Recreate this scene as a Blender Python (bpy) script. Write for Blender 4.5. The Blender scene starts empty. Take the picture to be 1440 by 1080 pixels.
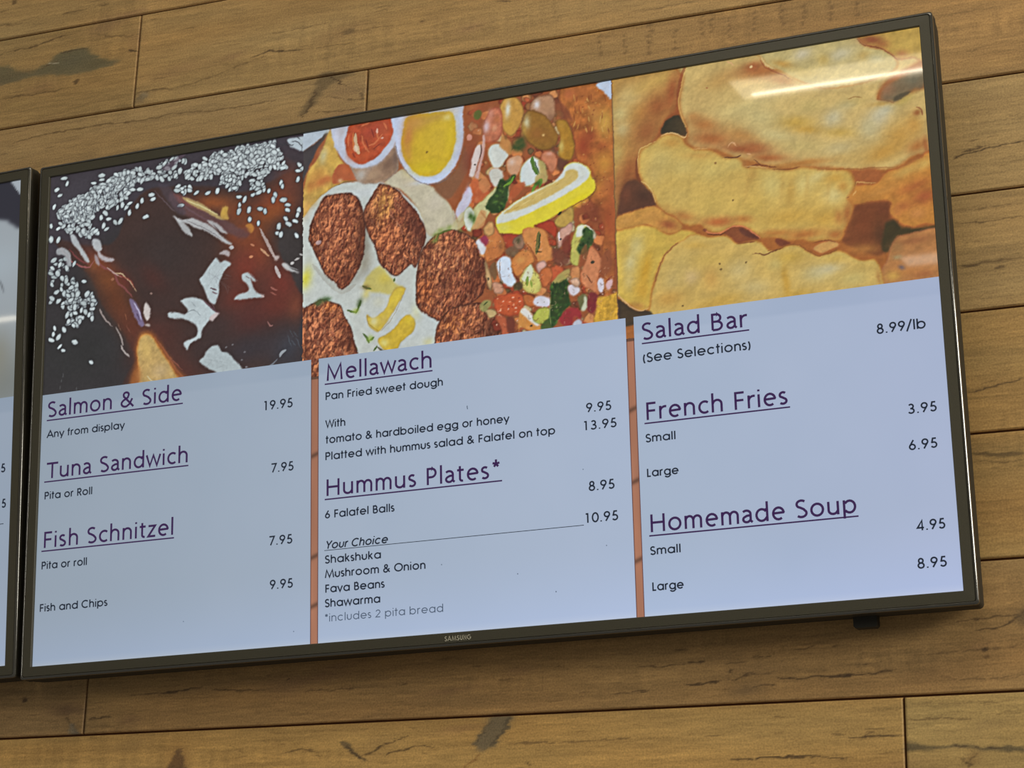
import bpy, math, random
import numpy as np
from mathutils import Matrix, Vector

# ------------------------------------------------------------------ camera, world, lamps, exposure
scn = bpy.context.scene
COL = scn.collection
H0 = 2.30                       # height of the display centre above the floor
CAM = np.array([0.9082657720, -2.1842773237, -0.8196736596 + H0])
EUL = (1.9037849935, -0.0230167200, 0.3706157651)
FPX = 2998.885                  # focal length for a 1440 px wide frame
cam = bpy.data.cameras.new('camera')
cam.sensor_fit = 'HORIZONTAL'; cam.sensor_width = 36.0
cam.lens = 36.0 * FPX / 1440.0
cam.clip_start = 0.05; cam.clip_end = 60
cam_ob = bpy.data.objects.new('camera', cam)
cam_ob.location = CAM; cam_ob.rotation_euler = EUL
COL.objects.link(cam_ob); scn.camera = cam_ob

scn.view_settings.view_transform = 'Standard'
scn.view_settings.look = 'None'
scn.view_settings.gamma = 1.0
scn.view_settings.exposure = 0.0
scn.view_settings.use_curve_mapping = False

world = bpy.data.worlds.new('room_light'); scn.world = world
world.use_nodes = True
wb = world.node_tree.nodes['Background']
wb.inputs['Color'].default_value = (1.0, 0.95, 0.87, 1)
wb.inputs['Strength'].default_value = 0.24

def area(name, loc, sx, sy, power, color, target=None):
    l = bpy.data.lights.new(name, 'AREA'); l.shape = 'RECTANGLE'
    l.size = sx; l.size_y = sy; l.energy = power; l.color = color
    o = bpy.data.objects.new(name, l); o.location = loc
    if target is not None:
        o.rotation_euler = (Vector(target) - Vector(loc)).to_track_quat('-Z', 'Y').to_euler()
    COL.objects.link(o); return o
WARM = (1.0, 0.90, 0.72)
# rows of ceiling strip lamps parallel to the wall (their mirror images show in the glass)
area('ceiling_lamp', (0.50, -1.45, H0 + 1.45), 2.2, 1.0, 24.0, WARM)
area('ceiling_lamp', (0.02, -3.36, H0 + 1.40), 1.02, 0.17, 3.4, (1.0, 0.86, 0.58))
area('ceiling_lamp', (0.05, -3.47, H0 + 1.42), 1.05, 0.016, 2.2, WARM)
area('ceiling_lamp', (0.10, -5.55, H0 + 1.40), 1.10, 0.15, 2.6, WARM)
area('ceiling_lamp', (-4.4, -4.75, H0 + 1.40), 1.30, 0.07, 3.0, WARM)
area('ceiling_lamp', (3.3, -4.5, H0 + 1.40), 0.9, 1.0, 12.0, WARM)
# daylight from the shop front, high on the right
area('shop_window', (5.0, -2.1, H0 + 0.75), 2.2, 1.3, 190.0, (1.0, 0.95, 0.84), (0.0, 0, H0))

# ------------------------------------------------------------------ frames of reference
def euler_m(ax, ay, az):
    return np.array((Matrix.Rotation(az, 3, 'Z') @ Matrix.Rotation(ay, 3, 'Y') @ Matrix.Rotation(ax, 3, 'X')))
RC = euler_m(*EUL)
DW, DH = 1.107, 0.6227          # lit area of a fifty inch display
TV_D = 0.075                    # distance of the display centre from the wall
TILT, ROLL = 0.0763644, -0.0179122
MT = euler_m(TILT, 0, 0.00012) @ euler_m(0, ROLL, 0)
TV_O = np.array([0.0, -TV_D, H0])

def rays(pts):
    p = np.atleast_2d(np.asarray(pts, float))
    d = np.stack([(p[:, 0] - 720) / FPX, (540 - p[:, 1]) / FPX, -np.ones(len(p))], 1)
    return d @ RC.T
def on_screen(pts, depth=0.0):
    """traced photo point -> metres on the display plane (x right, z up, from its centre)"""
    d = rays(pts) @ MT
    o = (CAM - TV_O) @ MT
    t = (depth - o[1]) / d[:, 1]
    q = o + d * t[:, None]
    return q[:, [0, 2]]
def on_wall(pts):
    d = rays(pts)
    t = -CAM[1] / d[:, 1]
    q = CAM + d * t[:, None]
    return q[:, [0, 2]]

# ------------------------------------------------------------------ small helpers
def mesh_obj(name, verts, faces, mat, parent=None, smooth=False):
    me = bpy.data.meshes.new(name)
    me.from_pydata([tuple(map(float, v)) for v in verts], [], faces)
    me.update()
    if smooth:
        for p in me.polygons: p.use_smooth = True
    o = bpy.data.objects.new(name, me)
    if mat is not None: me.materials.append(mat)
    COL.objects.link(o)
    if parent is not None: o.parent = parent
    return o
def s2l(c):
    c = np.asarray(c, float) / 255.0
    return np.where(c <= 0.04045, c / 12.92, ((c + 0.055) / 1.055) ** 2.4)

def principled(name, color, rough=0.5, spec=0.5, metal=0.0, coat=0.0):
    m = bpy.data.materials.new(name); m.use_nodes = True
    b = m.node_tree.nodes['Principled BSDF']
    b.inputs['Base Color'].default_value = (*s2l(color), 1)
    b.inputs['Roughness'].default_value = rough
    b.inputs['Specular IOR Level'].default_value = spec
    b.inputs['Metallic'].default_value = metal
    b.inputs['Coat Weight'].default_value = coat
    return m
def noisy(m, scale, amount, detail=3.0, stretch=(1, 1, 1)):
    """fine procedural variation of the base colour and roughness"""
    nt = m.node_tree; b = nt.nodes['Principled BSDF']
    tc = nt.nodes.new('ShaderNodeTexCoord'); mp = nt.nodes.new('ShaderNodeMapping')
    mp.inputs['Scale'].default_value = stretch
    n = nt.nodes.new('ShaderNodeTexNoise'); n.inputs['Scale'].default_value = scale; n.inputs['Detail'].default_value = detail
    mx = nt.nodes.new('ShaderNodeMix'); mx.data_type = 'RGBA'; mx.blend_type = 'MULTIPLY'
    mx.inputs['Factor'].default_value = amount
    mx.inputs['A'].default_value = b.inputs['Base Color'].default_value
    nt.links.new(tc.outputs['Object'], mp.inputs['Vector']); nt.links.new(mp.outputs['Vector'], n.inputs['Vector'])
    nt.links.new(n.outputs['Fac'], mx.inputs['B']); nt.links.new(mx.outputs['Result'], b.inputs['Base Color'])
    return m
def lit_picture(name, attr='print', strength=1.0):
    """backlit display pixels behind semi-gloss glass; the picture is a colour attribute of the mesh"""
    m = bpy.data.materials.new(name); m.use_nodes = True
    nt = m.node_tree; b = nt.nodes['Principled BSDF']
    a = nt.nodes.new('ShaderNodeAttribute'); a.attribute_name = attr
    b.inputs['Base Color'].default_value = (0.004, 0.004, 0.004, 1)
    b.inputs['Roughness'].default_value = 0.028
    b.inputs['Specular IOR Level'].default_value = 0.5
    nt.links.new(a.outputs['Color'], b.inputs['Emission Color'])
    b.inputs['Emission Strength'].default_value = strength
    return m
def lit_flat(name, color, strength=1.0):
    m = bpy.data.materials.new(name); m.use_nodes = True
    b = m.node_tree.nodes['Principled BSDF']
    b.inputs['Base Color'].default_value = (0.004, 0.004, 0.004, 1)
    b.inputs['Roughness'].default_value = 0.028
    b.inputs['Emission Color'].default_value = (*s2l(color), 1)
    b.inputs['Emission Strength'].default_value = strength
    return m
def grid_obj(name, xs, zs, y, colors, mat, parent):
    """flat grid facing -y; colors: (len(zs), len(xs), 3) in sRGB 0-255"""
    nx, nz = len(xs), len(zs)
    X, Z = np.meshgrid(xs, zs)
    co = np.stack([X, np.full_like(X, y), Z], -1).reshape(-1, 3).astype(np.float32)
    j, i = np.meshgrid(np.arange(nz - 1), np.arange(nx - 1), indexing='ij')
    a = (j * nx + i).ravel()
    quads = np.stack([a, a + 1, a + nx + 1, a + nx], 1)
    if zs[1] < zs[0]: quads = quads[:, ::-1]
    me = bpy.data.meshes.new(name)
    me.vertices.add(len(co)); me.vertices.foreach_set('co', co.ravel())
    me.loops.add(quads.size); me.loops.foreach_set('vertex_index', quads.ravel().astype(np.int32))
    me.polygons.add(len(quads))
    me.polygons.foreach_set('loop_start', np.arange(0, quads.size, 4, dtype=np.int32))
    me.update(calc_edges=True)
    at = me.attributes.new('print', 'FLOAT_COLOR', 'POINT')
    c = np.ones((nz * nx, 4), np.float32); c[:, :3] = s2l(np.clip(colors, 0, 255)).reshape(-1, 3)
    at.data.foreach_set('color', c.ravel())
    me.materials.append(mat)
    o = bpy.data.objects.new(name, me); COL.objects.link(o); o.parent = parent
    return o

# ------------------------------------------------------------------ a little painter on numpy arrays
rng = np.random.default_rng(7)
def box1(a, r, axis):
    if r < 1: return a
    n = a.shape[axis]
    pad = [(0, 0)] * a.ndim; pad[axis] = (r + 1, r)
    c = np.cumsum(np.pad(a, pad, mode='edge'), axis=axis, dtype=np.float64)
    hi = np.take(c, np.arange(2 * r + 1, 2 * r + 1 + n), axis=axis)
    lo = np.take(c, np.arange(0, n), axis=axis)
    return (hi - lo) / (2 * r + 1)
def blur(a, s):
    r = int(round(s * 0.9))
    if r < 1:
        return a
    for _ in range(3):
        a = box1(box1(a, r, 0), r, 1)
    return a
def noise(h, w, sx, sy, octaves=3, seed=0):
    g = np.random.default_rng(seed); out = np.zeros((h, w)); amp = 1.0; tot = 0
    for _ in range(octaves):
        nh, nw = max(2, int(h / sy) + 3), max(2, int(w / sx) + 3)
        r = g.random((nh, nw))
        y = np.linspace(0, h / sy, h); x = np.linspace(0, w / sx, w)
        y0 = np.minimum(y.astype(int), nh - 2); x0 = np.minimum(x.astype(int), nw - 2)
        fy = y - y0; fx = x - x0
        fy = fy * fy * (3 - 2 * fy); fx = fx * fx * (3 - 2 * fx)
        a = r[y0][:, x0] * (1 - fx) + r[y0][:, x0 + 1] * fx
        b = r[y0 + 1][:, x0] * (1 - fx) + r[y0 + 1][:, x0 + 1] * fx
        out += amp * (a * (1 - fy)[:, None] + b * fy[:, None]); tot += amp
        amp *= 0.55; sx = max(1, sx / 2); sy = max(1, sy / 2)
    return out / tot * 2 - 1
def smooth_loop(p, n=4, closed=True):
    p = np.asarray(p, float); N = len(p); out = []
    rngi = range(N) if closed else range(N - 1)
    for i in rngi:
        if closed: a, b, c, d = p[i - 1], p[i], p[(i + 1) % N], p[(i + 2) % N]
        else: a, b, c, d = p[max(i - 1, 0)], p[i], p[i + 1], p[min(i + 2, N - 1)]
        for k in range(n):
            t = k / n
            out.append(0.5 * ((2 * b) + (-a + c) * t + (2 * a - 5 * b + 4 * c - d) * t * t + (-a + 3 * b - 3 * c + d) * t ** 3))
    if not closed: out.append(p[-1])
    return np.array(out)

def warp(c, amt_x, amt_y, sx, sy, seed):
    h, w = c.shape[:2]
    X, Y = np.meshgrid(np.arange(w), np.arange(h))
    xi = np.clip(np.round(X + amt_x * noise(h, w, sx, sy, 2, seed)), 0, w - 1).astype(int)
    yi = np.clip(np.round(Y + amt_y * noise(h, w, sx, sy, 2, seed + 1)), 0, h - 1).astype(int)
    return c[yi, xi]
class Canvas:
    """raster laid out in metres on a plane; 'to' turns traced photo points into plane points"""
    def __init__(s, x0, x1, z1, z0, px, pz, to, base):
        s.x0, s.z1, s.px, s.pz, s.to = x0, z1, px, pz, to
        s.w = int(round((x1 - x0) / px)); s.h = int(round((z1 - z0) / pz))
        s.c = np.zeros((s.h, s.w, 3)) + np.asarray(base, float)
        s.clip = None
    def P(s, pts):
        q = s.to(pts)
        return np.stack([(q[:, 0] - s.x0) / s.px, (s.z1 - q[:, 1]) / s.pz], 1)
    def scale(s, pt):                      # canvas px per photo px near a point
        q = s.P([pt, (pt[0] + 10, pt[1]), (pt[0], pt[1] + 10)])
        return (np.linalg.norm(q[1] - q[0]) / 10, np.linalg.norm(q[2] - q[0]) / 10)
    def box(s, q, pad):
        a = np.floor(q.min(0) - pad).astype(int); b = np.ceil(q.max(0) + pad).astype(int) + 1
        x0, y0 = max(a[0], 0), max(a[1], 0); x1, y1 = min(b[0], s.w), min(b[1], s.h)
        return x0, y0, x1, y1
    def polymask(s, q, pad=2, soft=0.6):
        x0, y0, x1, y1 = s.box(q, pad)
        if x1 <= x0 or y1 <= y0: return None
        X = np.arange(x0, x1) + 0.5; n = len(q)
        m = np.zeros((y1 - y0, x1 - x0))
        for sub in (0.25, 0.75):
            Y = np.arange(y0, y1) + sub
            inside = np.zeros(m.shape, bool)
            for i in range(n):
                ax, ay = q[i]; bx, by = q[(i + 1) % n]
                if ay == by: continue
                hit = (ay > Y) != (by > Y)
                if not hit.any(): continue
                xi = ax + (Y - ay) * (bx - ax) / (by - ay)
                inside ^= hit[:, None] & (X[None, :] < xi[:, None])
            m += inside * 0.5
        if soft > 0.5: m = blur(m, soft)
        return (x0, y0, x1, y1), m
    def put(s, bx, m, color):
        x0, y0, x1, y1 = bx
        if s.clip is not None: m = m * s.clip[y0:y1, x0:x1]
        c = np.asarray(color, float)
        v = s.c[y0:y1, x0:x1]
        v += (c - v) * m[..., None]
    def mul(s, bx, m, f):
        x0, y0, x1, y1 = bx
        if s.clip is not None: m = m * s.clip[y0:y1, x0:x1]
        s.c[y0:y1, x0:x1] *= 1 + (np.asarray(f, float) - 1) * m[..., None]
    def setclip(s, pts, soft=0.5, closed_smooth=False):
        if pts is None: s.clip = None; return
        q = s.P(smooth_loop(pts) if closed_smooth else pts)
        r = s.polymask(q, 4, soft); s.clip = np.zeros((s.h, s.w))
        (x0, y0, x1, y1), m = r; s.clip[y0:y1, x0:x1] = m
    def poly(s, pts, color, a=1.0, soft=0.8, sm=True):
        q = s.P(smooth_loop(pts) if sm and len(pts) > 3 else pts)
        r = s.polymask(q, soft * 3 + 2, soft)
        if r: s.put(r[0], r[1] * a, color)
    def piece(s, pts, base, edge, rim=9, soft=0.9, tex=0.05, seed=1, tscale=9, side=(0, 0), lit=None, sm=True, gam=1.0):
        """rounded piece: colour runs from 'edge' at its outline to 'base' inside; side shifts the shading"""
        q = s.P(smooth_loop(pts) if sm else pts)
        r = s.polymask(q, rim * 3, soft)
        if not r: return
        bx, m = r
        b = blur(m, rim)
        if side != (0, 0): b = np.roll(b, (int(side[1]), int(side[0])), (0, 1))
        e = np.clip((b - 0.42) / 0.5, 0, 1) ** gam; e = e * e * (3 - 2 * e)
        col = np.asarray(edge, float) + (np.asarray(base, float) - np.asarray(edge, float)) * e[..., None]
        if lit is not None:
            g = np.clip((blur(m, rim * 2.2) - 0.8) / 0.2, 0, 1)
            col = col + (np.asarray(lit, float) - col) * (g * 0.8)[..., None]
        if tex:
            n = noise(m.shape[0], m.shape[1], tscale, tscale, 3, seed)
            col = col * (1 + tex * 2 * n[..., None])
        x0, y0, x1, y1 = bx
        if s.clip is not None: m = m * s.clip[y0:y1, x0:x1]
        v = s.c[y0:y1, x0:x1]; v += (col - v) * m[..., None]
    def blob(s, x, y, rx, ry, ang, color, a=1.0, hard=1.0):
        kx, ky = s.scale((x, y)); c = s.P([(x, y)])[0]
        R = max(rx * kx, ry * ky) * (2.4 if hard == 1.0 else 1.6)
        x0, y0, x1, y1 = s.box(np.array([c]), R)
        if x1 <= x0 or y1 <= y0: return
        X, Y = np.meshgrid(np.arange(x0, x1) + 0.5 - c[0], np.arange(y0, y1) + 0.5 - c[1])
        X = X / kx; Y = Y / ky; t = math.radians(ang)
        u = (X * math.cos(t) + Y * math.sin(t)) / rx; w = (-X * math.sin(t) + Y * math.cos(t)) / ry
        m = np.exp(-((u * u + w * w) ** hard) * 1.2)
        s.put((x0, y0, x1, y1), m * a, color)
    def blobs(s, lst):
        for b in lst: s.blob(*b)
    def disc(s, x, y, rx, ry, ang, color, a=1.0):
        s.blob(x, y, rx, ry, ang, color, a, hard=4.0)
    def line(s, pts, w, color, a=1.0, soft=0.6, sm=True, taper=True):
        p = smooth_loop(pts, 4, False) if sm and len(pts) > 2 else np.asarray(pts, float)
        q = s.P(p); k = s.scale(p[0])[1]
        hw = w * k * 0.5
        x0, y0, x1, y1 = s.box(q, hw + soft * 2 + 2)
        if x1 <= x0 or y1 <= y0: return
        X, Y = np.meshgrid(np.arange(x0, x1) + 0.5, np.arange(y0, y1) + 0.5)
        best = np.full(X.shape, 1e9); L = len(q) - 1
        for i in range(L):
            ax, ay = q[i]; dx, dy = q[i + 1] - q[i]; l2 = dx * dx + dy * dy + 1e-9
            t = np.clip(((X - ax) * dx + (Y - ay) * dy) / l2, 0, 1)
            d = np.hypot(X - ax - t * dx, Y - ay - t * dy)
            if taper:
                u = (i + t) / L; ww = np.sqrt(np.clip(4 * u * (1 - u), 0.06, 1)) * hw
            else: ww = hw
            best = np.minimum(best, d - ww)
        m = np.clip(0.5 - best / (2 * soft), 0, 1)
        s.put((x0, y0, x1, y1), m * a, color)
    def grain(s, sx, sy, amt, seed, octaves=2):
        n = noise(s.h, s.w, sx, sy, octaves, seed)
        f = 1 + amt * n
        if s.clip is not None: f = 1 + (f - 1) * s.clip
        s.c *= f[..., None]
    def sample(s, xs, zs):
        u = (xs - s.x0) / s.px - 0.5; v = (s.z1 - zs) / s.pz - 0.5
        u = np.clip(u, 0, s.w - 1.001); v = np.clip(v, 0, s.h - 1.001)
        i = u.astype(int); j = v.astype(int); fu = (u - i)[None, :, None]; fv = (v - j)[:, None, None]
        c = s.c
        a = c[j][:, i] * (1 - fu) + c[j][:, i + 1] * fu
        b = c[j + 1][:, i] * (1 - fu) + c[j + 1][:, i + 1] * fu
        return a * (1 - fv) + b * fv

# ------------------------------------------------------------------ stroke lettering (cap height = 1)
def arc(cx, cy, rx, ry, a0, a1, n=12):
    n = max(4, int(abs(a1 - a0) / 20) + 1)
    return [(cx + rx * math.cos(math.radians(a0 + (a1 - a0) * i / n)), cy + ry * math.sin(math.radians(a0 + (a1 - a0) * i / n))) for i in range(n + 1)]
def round_glyphs():
    """geometric sans, as on the item lines and prices"""
    X, A, D, s = 0.755, 1.04, -0.27, 0.055
    r = X / 2 - s; rx = 0.335; g = {}
    cy = X / 2
    L = 0.07 + s                                    # left-most centre line
    cx = L + rx; st = cx + rx
    g['o'] = ([arc(cx, cy, rx, r, 0, 360)], cx * 2)
    g['a'] = ([arc(cx, cy, rx, r, 0, 360), [(st, 0), (st, X - .02)]], st + L)
    g['d'] = ([arc(cx, cy, rx, r, 0, 360), [(st, 0), (st, A)]], st + L)
    g['q'] = ([arc(cx, cy, rx, r, 0, 360), [(st, D), (st, X - .02)]], st + L)
    g['g'] = ([arc(cx, cy, rx, r, 0, 360), [(st, X - .02), (st, 0.0)] + arc(cx + .02, -.0, rx - .02, .235, 0, -160)], st + L)
    g['b'] = ([arc(cx, cy, rx, r, 0, 360), [(L, 0), (L, A)]], st + L)
    g['p'] = ([arc(cx, cy, rx, r, 0, 360), [(L, D), (L, X - .02)]], st + L)
    g['c'] = ([arc(cx, cy, rx, r, 42, 318)], cx * 2 - .06)
    g['e'] = ([[(cx - rx, cy), (cx + rx, cy)] + arc(cx, cy, rx, r, 8, 322)], cx * 2)
    g['l'] = ([[(L + .01, 0), (L + .01, A)]], 2 * L + .02)
    g['i'] = ([[(L + .01, 0), (L + .01, X - .02)], [(L + .01, .92), (L + .01, 1.03)]], 2 * L + .02)
    g['h'] = ([[(L, 0), (L, A)], [(L, .42)] + arc(L + .25, .44, .25, X - s - .44, 180, 0) + [(L + .5, 0)]], 2 * L + .5)
    g['n'] = ([[(L, 0), (L, X - .02)], [(L, .42)] + arc(L + .25, .44, .25, X - s - .44, 180, 0) + [(L + .5, 0)]], 2 * L + .5)
    g['m'] = ([[(L, 0), (L, X - .02)], [(L, .44)] + arc(L + .22, .47, .22, X - s - .47, 180, 0) + [(L + .44, 0)],
               [(L + .44, .44)] + arc(L + .66, .47, .22, X - s - .47, 180, 0) + [(L + .88, 0)]], 2 * L + .88)
    g['u'] = ([[(L, X - .02), (L, .31)] + arc(L + .25, .31, .25, .31 - s, 180, 360) + [(L + .5, X - .02)]], 2 * L + .5)
    g['r'] = ([[(L, 0), (L, X - .02)], [(L, .44)] + arc(L + .22, .46, .22, X - s - .46, 180, 70)], L + .36)
    g['s'] = ([arc(.24, .545, .15, .155, 35, 240)[:-1] + [(.21, .40), (.29, .36)] + arc(.25, .21, .165, .155, 60, -150)], .50)
    g['t'] = ([[(.20, 0), (.20, 1.0)], [(.03, .70), (.40, .70)]], .44)
    g['f'] = ([[(.18, 0), (.18, .80)] + arc(.36, .82, .18, .16, 180, 95), [(.03, .70), (.38, .70)]], .42)
    g['k'] = ([[(L, 0), (L, A)], [(L + .02, .32), (L + .40, X - .02)], [(L + .14, .42), (L + .44, 0)]], .68)
    g['v'] = ([[(.05, X - .02), (.35, .03), (.65, X - .02)]], .70)
    g['w'] = ([[(.05, X - .02), (.29, .04), (.54, X - .05), (.79, .04), (1.03, X - .02)]], 1.08)
    g['y'] = ([[(.05, X - .02), (.37, .05)], [(.68, X - .02), (.26, D)]], .73)
    g['z'] = ([[(.05, X - .07), (.48, X - .07), (.06, .06), (.50, .06)]], .56)
    g['A'] = ([[(.04, 0), (.49, .98), (.94, 0)], [(.19, .32), (.79, .32)]], .98)
    g['B'] = ([[(.14, .06), (.14, .94), (.36, .94)] + arc(.36, .73, .19, .21, 90, -90) + [(.14, .52)],
               [(.36, .52)] + arc(.38, .29, .25, .23, 90, -90) + [(.14, .06)]], .74)
    g['C'] = ([arc(.54, .5, .46, .455, 48, 312)], .98)
    g['F'] = ([[(.14, 0), (.14, .94), (.56, .94)], [(.14, .50), (.54, .50)]], .62)
    g['L'] = ([[(.14, 1), (.14, .06), (.52, .06)]], .58)
    g['M'] = ([[(.08, 0), (.24, .96), (.60, .08), (.96, .96), (1.12, 0)]], 1.2)
    g['O'] = ([arc(.56, .5, .47, .455, 0, 360)], 1.12)
    g['P'] = ([[(.14, 0), (.14, .94), (.42, .94)] + arc(.42, .71, .21, .23, 90, -90) + [(.14, .48)]], .74)
    g['R'] = ([[(.14, 0), (.14, .94), (.40, .94)] + arc(.40, .71, .21, .23, 90, -90) + [(.14, .48)], [(.34, .48), (.64, 0)]], .74)
    g['S'] = ([arc(.33, .73, .21, .215, 30, 250)[:-1] + [(.33, .50), (.42, .46)] + arc(.33, .26, .24, .215, 50, -160)], .66)
    g['W'] = ([[(.03, 1), (.30, .05), (.58, .95), (.86, .05), (1.13, 1)]], 1.16)
    g['Y'] = ([[(.04, 1), (.38, .45), (.38, 0)], [(.38, .45), (.73, 1)]], .76)
    g['H'] = ([[(.14, 0), (.14, 1)], [(.76, 0), (.76, 1)], [(.14, .52), (.76, .52)]], .9)
    g['U'] = ([[(.13, 1), (.13, .36)] + arc(.40, .36, .27, .305, 180, 360) + [(.67, 1)]], .80)
    g['N'] = ([[(.13, 0), (.13, .97), (.70, .03), (.70, 1)]], .83)
    g['G'] = ([arc(.54, .5, .45, .455, 45, 350) + [(.99, .48), (.62, .48)]], 1.08)
    g['&'] = ([[(.86, .04), (.24, .70)] + arc(.40, .80, .17, .16, 190, -20) + [(.50, .62), (.24, .46)] + arc(.36, .27, .25, .225, 140, 290) + [(.62, .20), (.80, .50)]], .95)
    g['('] = ([arc(.62, .38, .5, .72, 140, 220)], .36)
    g[')'] = ([arc(-.26, .38, .5, .72, 40, -40)], .36)
    g['/'] = ([[(.04, -.12), (.50, 1.08)]], .56)
    g['.'] = ([[(.16, 0), (.16, .13)]], .34)
    g['*'] = ([[(.25, .62), (.25, 1.0)], [(.09, .71), (.41, .90)], [(.09, .90), (.41, .71)]], .50)
    N = .76
    g['0'] = ([arc(.38, .5, .28, .45, 0, 360)], N)
    g['1'] = ([[(.22, .93), (.42, .93), (.42, 0)]], N)
    g['2'] = ([arc(.38, .70, .25, .24, 165, -25) + [(.11, .06), (.66, .06)]], N)
    g['3'] = ([arc(.35, .73, .20, .21, 150, -90) + arc(.35, .28, .25, .225, 90, -155)], N)
    g['4'] = ([[(.52, 0), (.52, .94), (.08, .26), (.68, .26)]], N)
    g['5'] = ([[(.60, .94), (.30, .94), (.21, .55)] + arc(.37, .31, .25, .255, 115, -150)], N)
    g['6'] = ([[(.50, .98), (.17, .43)], arc(.38, .30, .25, .245, 0, 360)], N)
    g['7'] = ([[(.10, .94), (.64, .94), (.24, 0)]], N)
    g['8'] = ([arc(.38, .73, .19, .21, 0, 360), arc(.38, .28, .25, .235, 0, 360)], N)
    g['9'] = ([[(.26, .02), (.59, .57)], arc(.38, .70, .25, .245, 0, 360)], N)
    g[' '] = ([], .38)
    g['_'] = ([], 0)
    return g
def humanist_glyphs():
    """narrower humanist sans, as on the underlined headings"""
    X, A, D, s = 0.735, 1.10, -0.26, 0.05
    g = {}; cy = X / 2; ry = X / 2 - s + .005; rx = .255; L = .13; cx = L + rx - .01; st = cx + rx
    g['o'] = ([arc(cx, cy, rx + .02, ry, 0, 360)], cx * 2)
    g['a'] = ([[(.10, .62)] + arc(.26, .50, .20, .19, 128, 0) + [(.46, .12), (.55, .03)],
               [(.45, .42), (.28, .40)] + arc(.27, .21, .17, .16, 110, 300) + [(.45, .16)]], .60)
    g['d'] = ([arc(cx - .01, cy, rx, ry, 35, 325) + [(st - .02, .12)], [(st, A), (st, 0)], [(st, X - .09), (cx + .14, X - .07)]], st + L)
    g['p'] = ([arc(cx + .01, cy, rx, ry, 145, -145), [(L, D), (L, X)], [(L, .13), (L + .08, .08)]], st + L - .03)
    g['c'] = ([arc(cx, cy, rx + .01, ry, 50, 310)], cx * 2 - .14)
    g['e'] = ([[(cx - rx, cy + .02), (cx + rx - .02, cy + .04)] + arc(cx, cy, rx, ry, 12, 308)], cx * 2 - .03)
    g['l'] = ([[(L, 0), (L, A)]], 2 * L)
    g['i'] = ([[(L, 0), (L, X)], [(L, .90), (L, 1.01)]], 2 * L)
    for ch, top in (('h', A), ('n', X)):
        g[ch] = ([[(L, 0), (L, top)], [(L, .46)] + arc(L + .225, .46, .215, X - s - .45, 165, 0) + [(L + .44, 0)]], 2 * L + .44)
    g['m'] = ([[(L, 0), (L, X)], [(L, .46)] + arc(L + .19, .47, .185, X - s - .46, 165, 0) + [(L + .375, 0)],
               [(L + .375, .46)] + arc(L + .57, .47, .185, X - s - .46, 165, 0) + [(L + .75, 0)]], 2 * L + .75)
    g['u'] = ([[(L, X), (L, .28)] + arc(L + .21, .26, .21, .21, 180, 330) + [(L + .44, .24)], [(L + .44, X), (L + .44, 0)]], 2 * L + .44)
    g['r'] = ([[(L, 0), (L, X)], [(L, .44)] + arc(L + .25, .46, .24, X - s - .46, 170, 75)], L + .33)
    g['s'] = ([arc(.26, .54, .15, .15, 40, 235)[:-1] + [(.22, .41), (.31, .35)] + arc(.25, .20, .17, .155, 50, -140)], .53)
    g['t'] = ([[(.20, .92), (.20, .20)] + arc(.32, .18, .12, .13, 180, 290), [(.05, X - .05), (.40, X - .05)]], .46)
    g['w'] = ([[(.04, X), (.24, .05), (.45, X - .04), (.66, .05), (.86, X)]], .90)
    g['z'] = ([[(.07, X - .05), (.46, X - .05), (.07, .05), (.48, .05)]], .54)
    g['S'] = ([arc(.33, .75, .22, .20, 42, 245)[:-1] + [(.28, .56), (.44, .46)] + arc(.32, .25, .24, .205, 50, -140)], .66)
    g['T'] = ([[(.03, .95), (.74, .95)], [(.385, .95), (.385, 0)]], .75)
    g['F'] = ([[(.14, 0), (.14, .95), (.56, .95)], [(.14, .52), (.53, .52)]], .62)
    g['M'] = ([[(.13, 0), (.18, .97), (.52, .14), (.86, .97), (.92, 0)]], 1.05)
    g['P'] = ([[(.14, 0), (.14, .95), (.34, .95)] + arc(.34, .70, .22, .25, 90, -90) + [(.14, .45)]], .68)
    g['H'] = ([[(.14, 0), (.14, 1)], [(.74, 0), (.74, 1)], [(.14, .53), (.74, .53)]], .88)
    g['B'] = ([[(.14, .05), (.14, .95), (.34, .95)] + arc(.34, .74, .20, .21, 90, -90) + [(.14, .53)],
               [(.34, .53)] + arc(.35, .29, .25, .24, 90, -90) + [(.14, .05)]], .74)
    g['&'] = ([[(.84, .02), (.24, .70)] + arc(.38, .81, .16, .15, 195, -20) + [(.48, .62), (.22, .46)] + arc(.34, .26, .24, .21, 140, 290) + [(.60, .20), (.76, .54)]], .90)
    g['*'] = ([[(.28, .78), (.28, 1.08)], [(.28, .82), (.10, .88)], [(.28, .82), (.46, .88)], [(.28, .82), (.17, .66)], [(.28, .82), (.39, .66)]], .55)
    g[' '] = ([], .36)
    return g
ROUND, HUMAN = round_glyphs(), humanist_glyphs()

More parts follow.
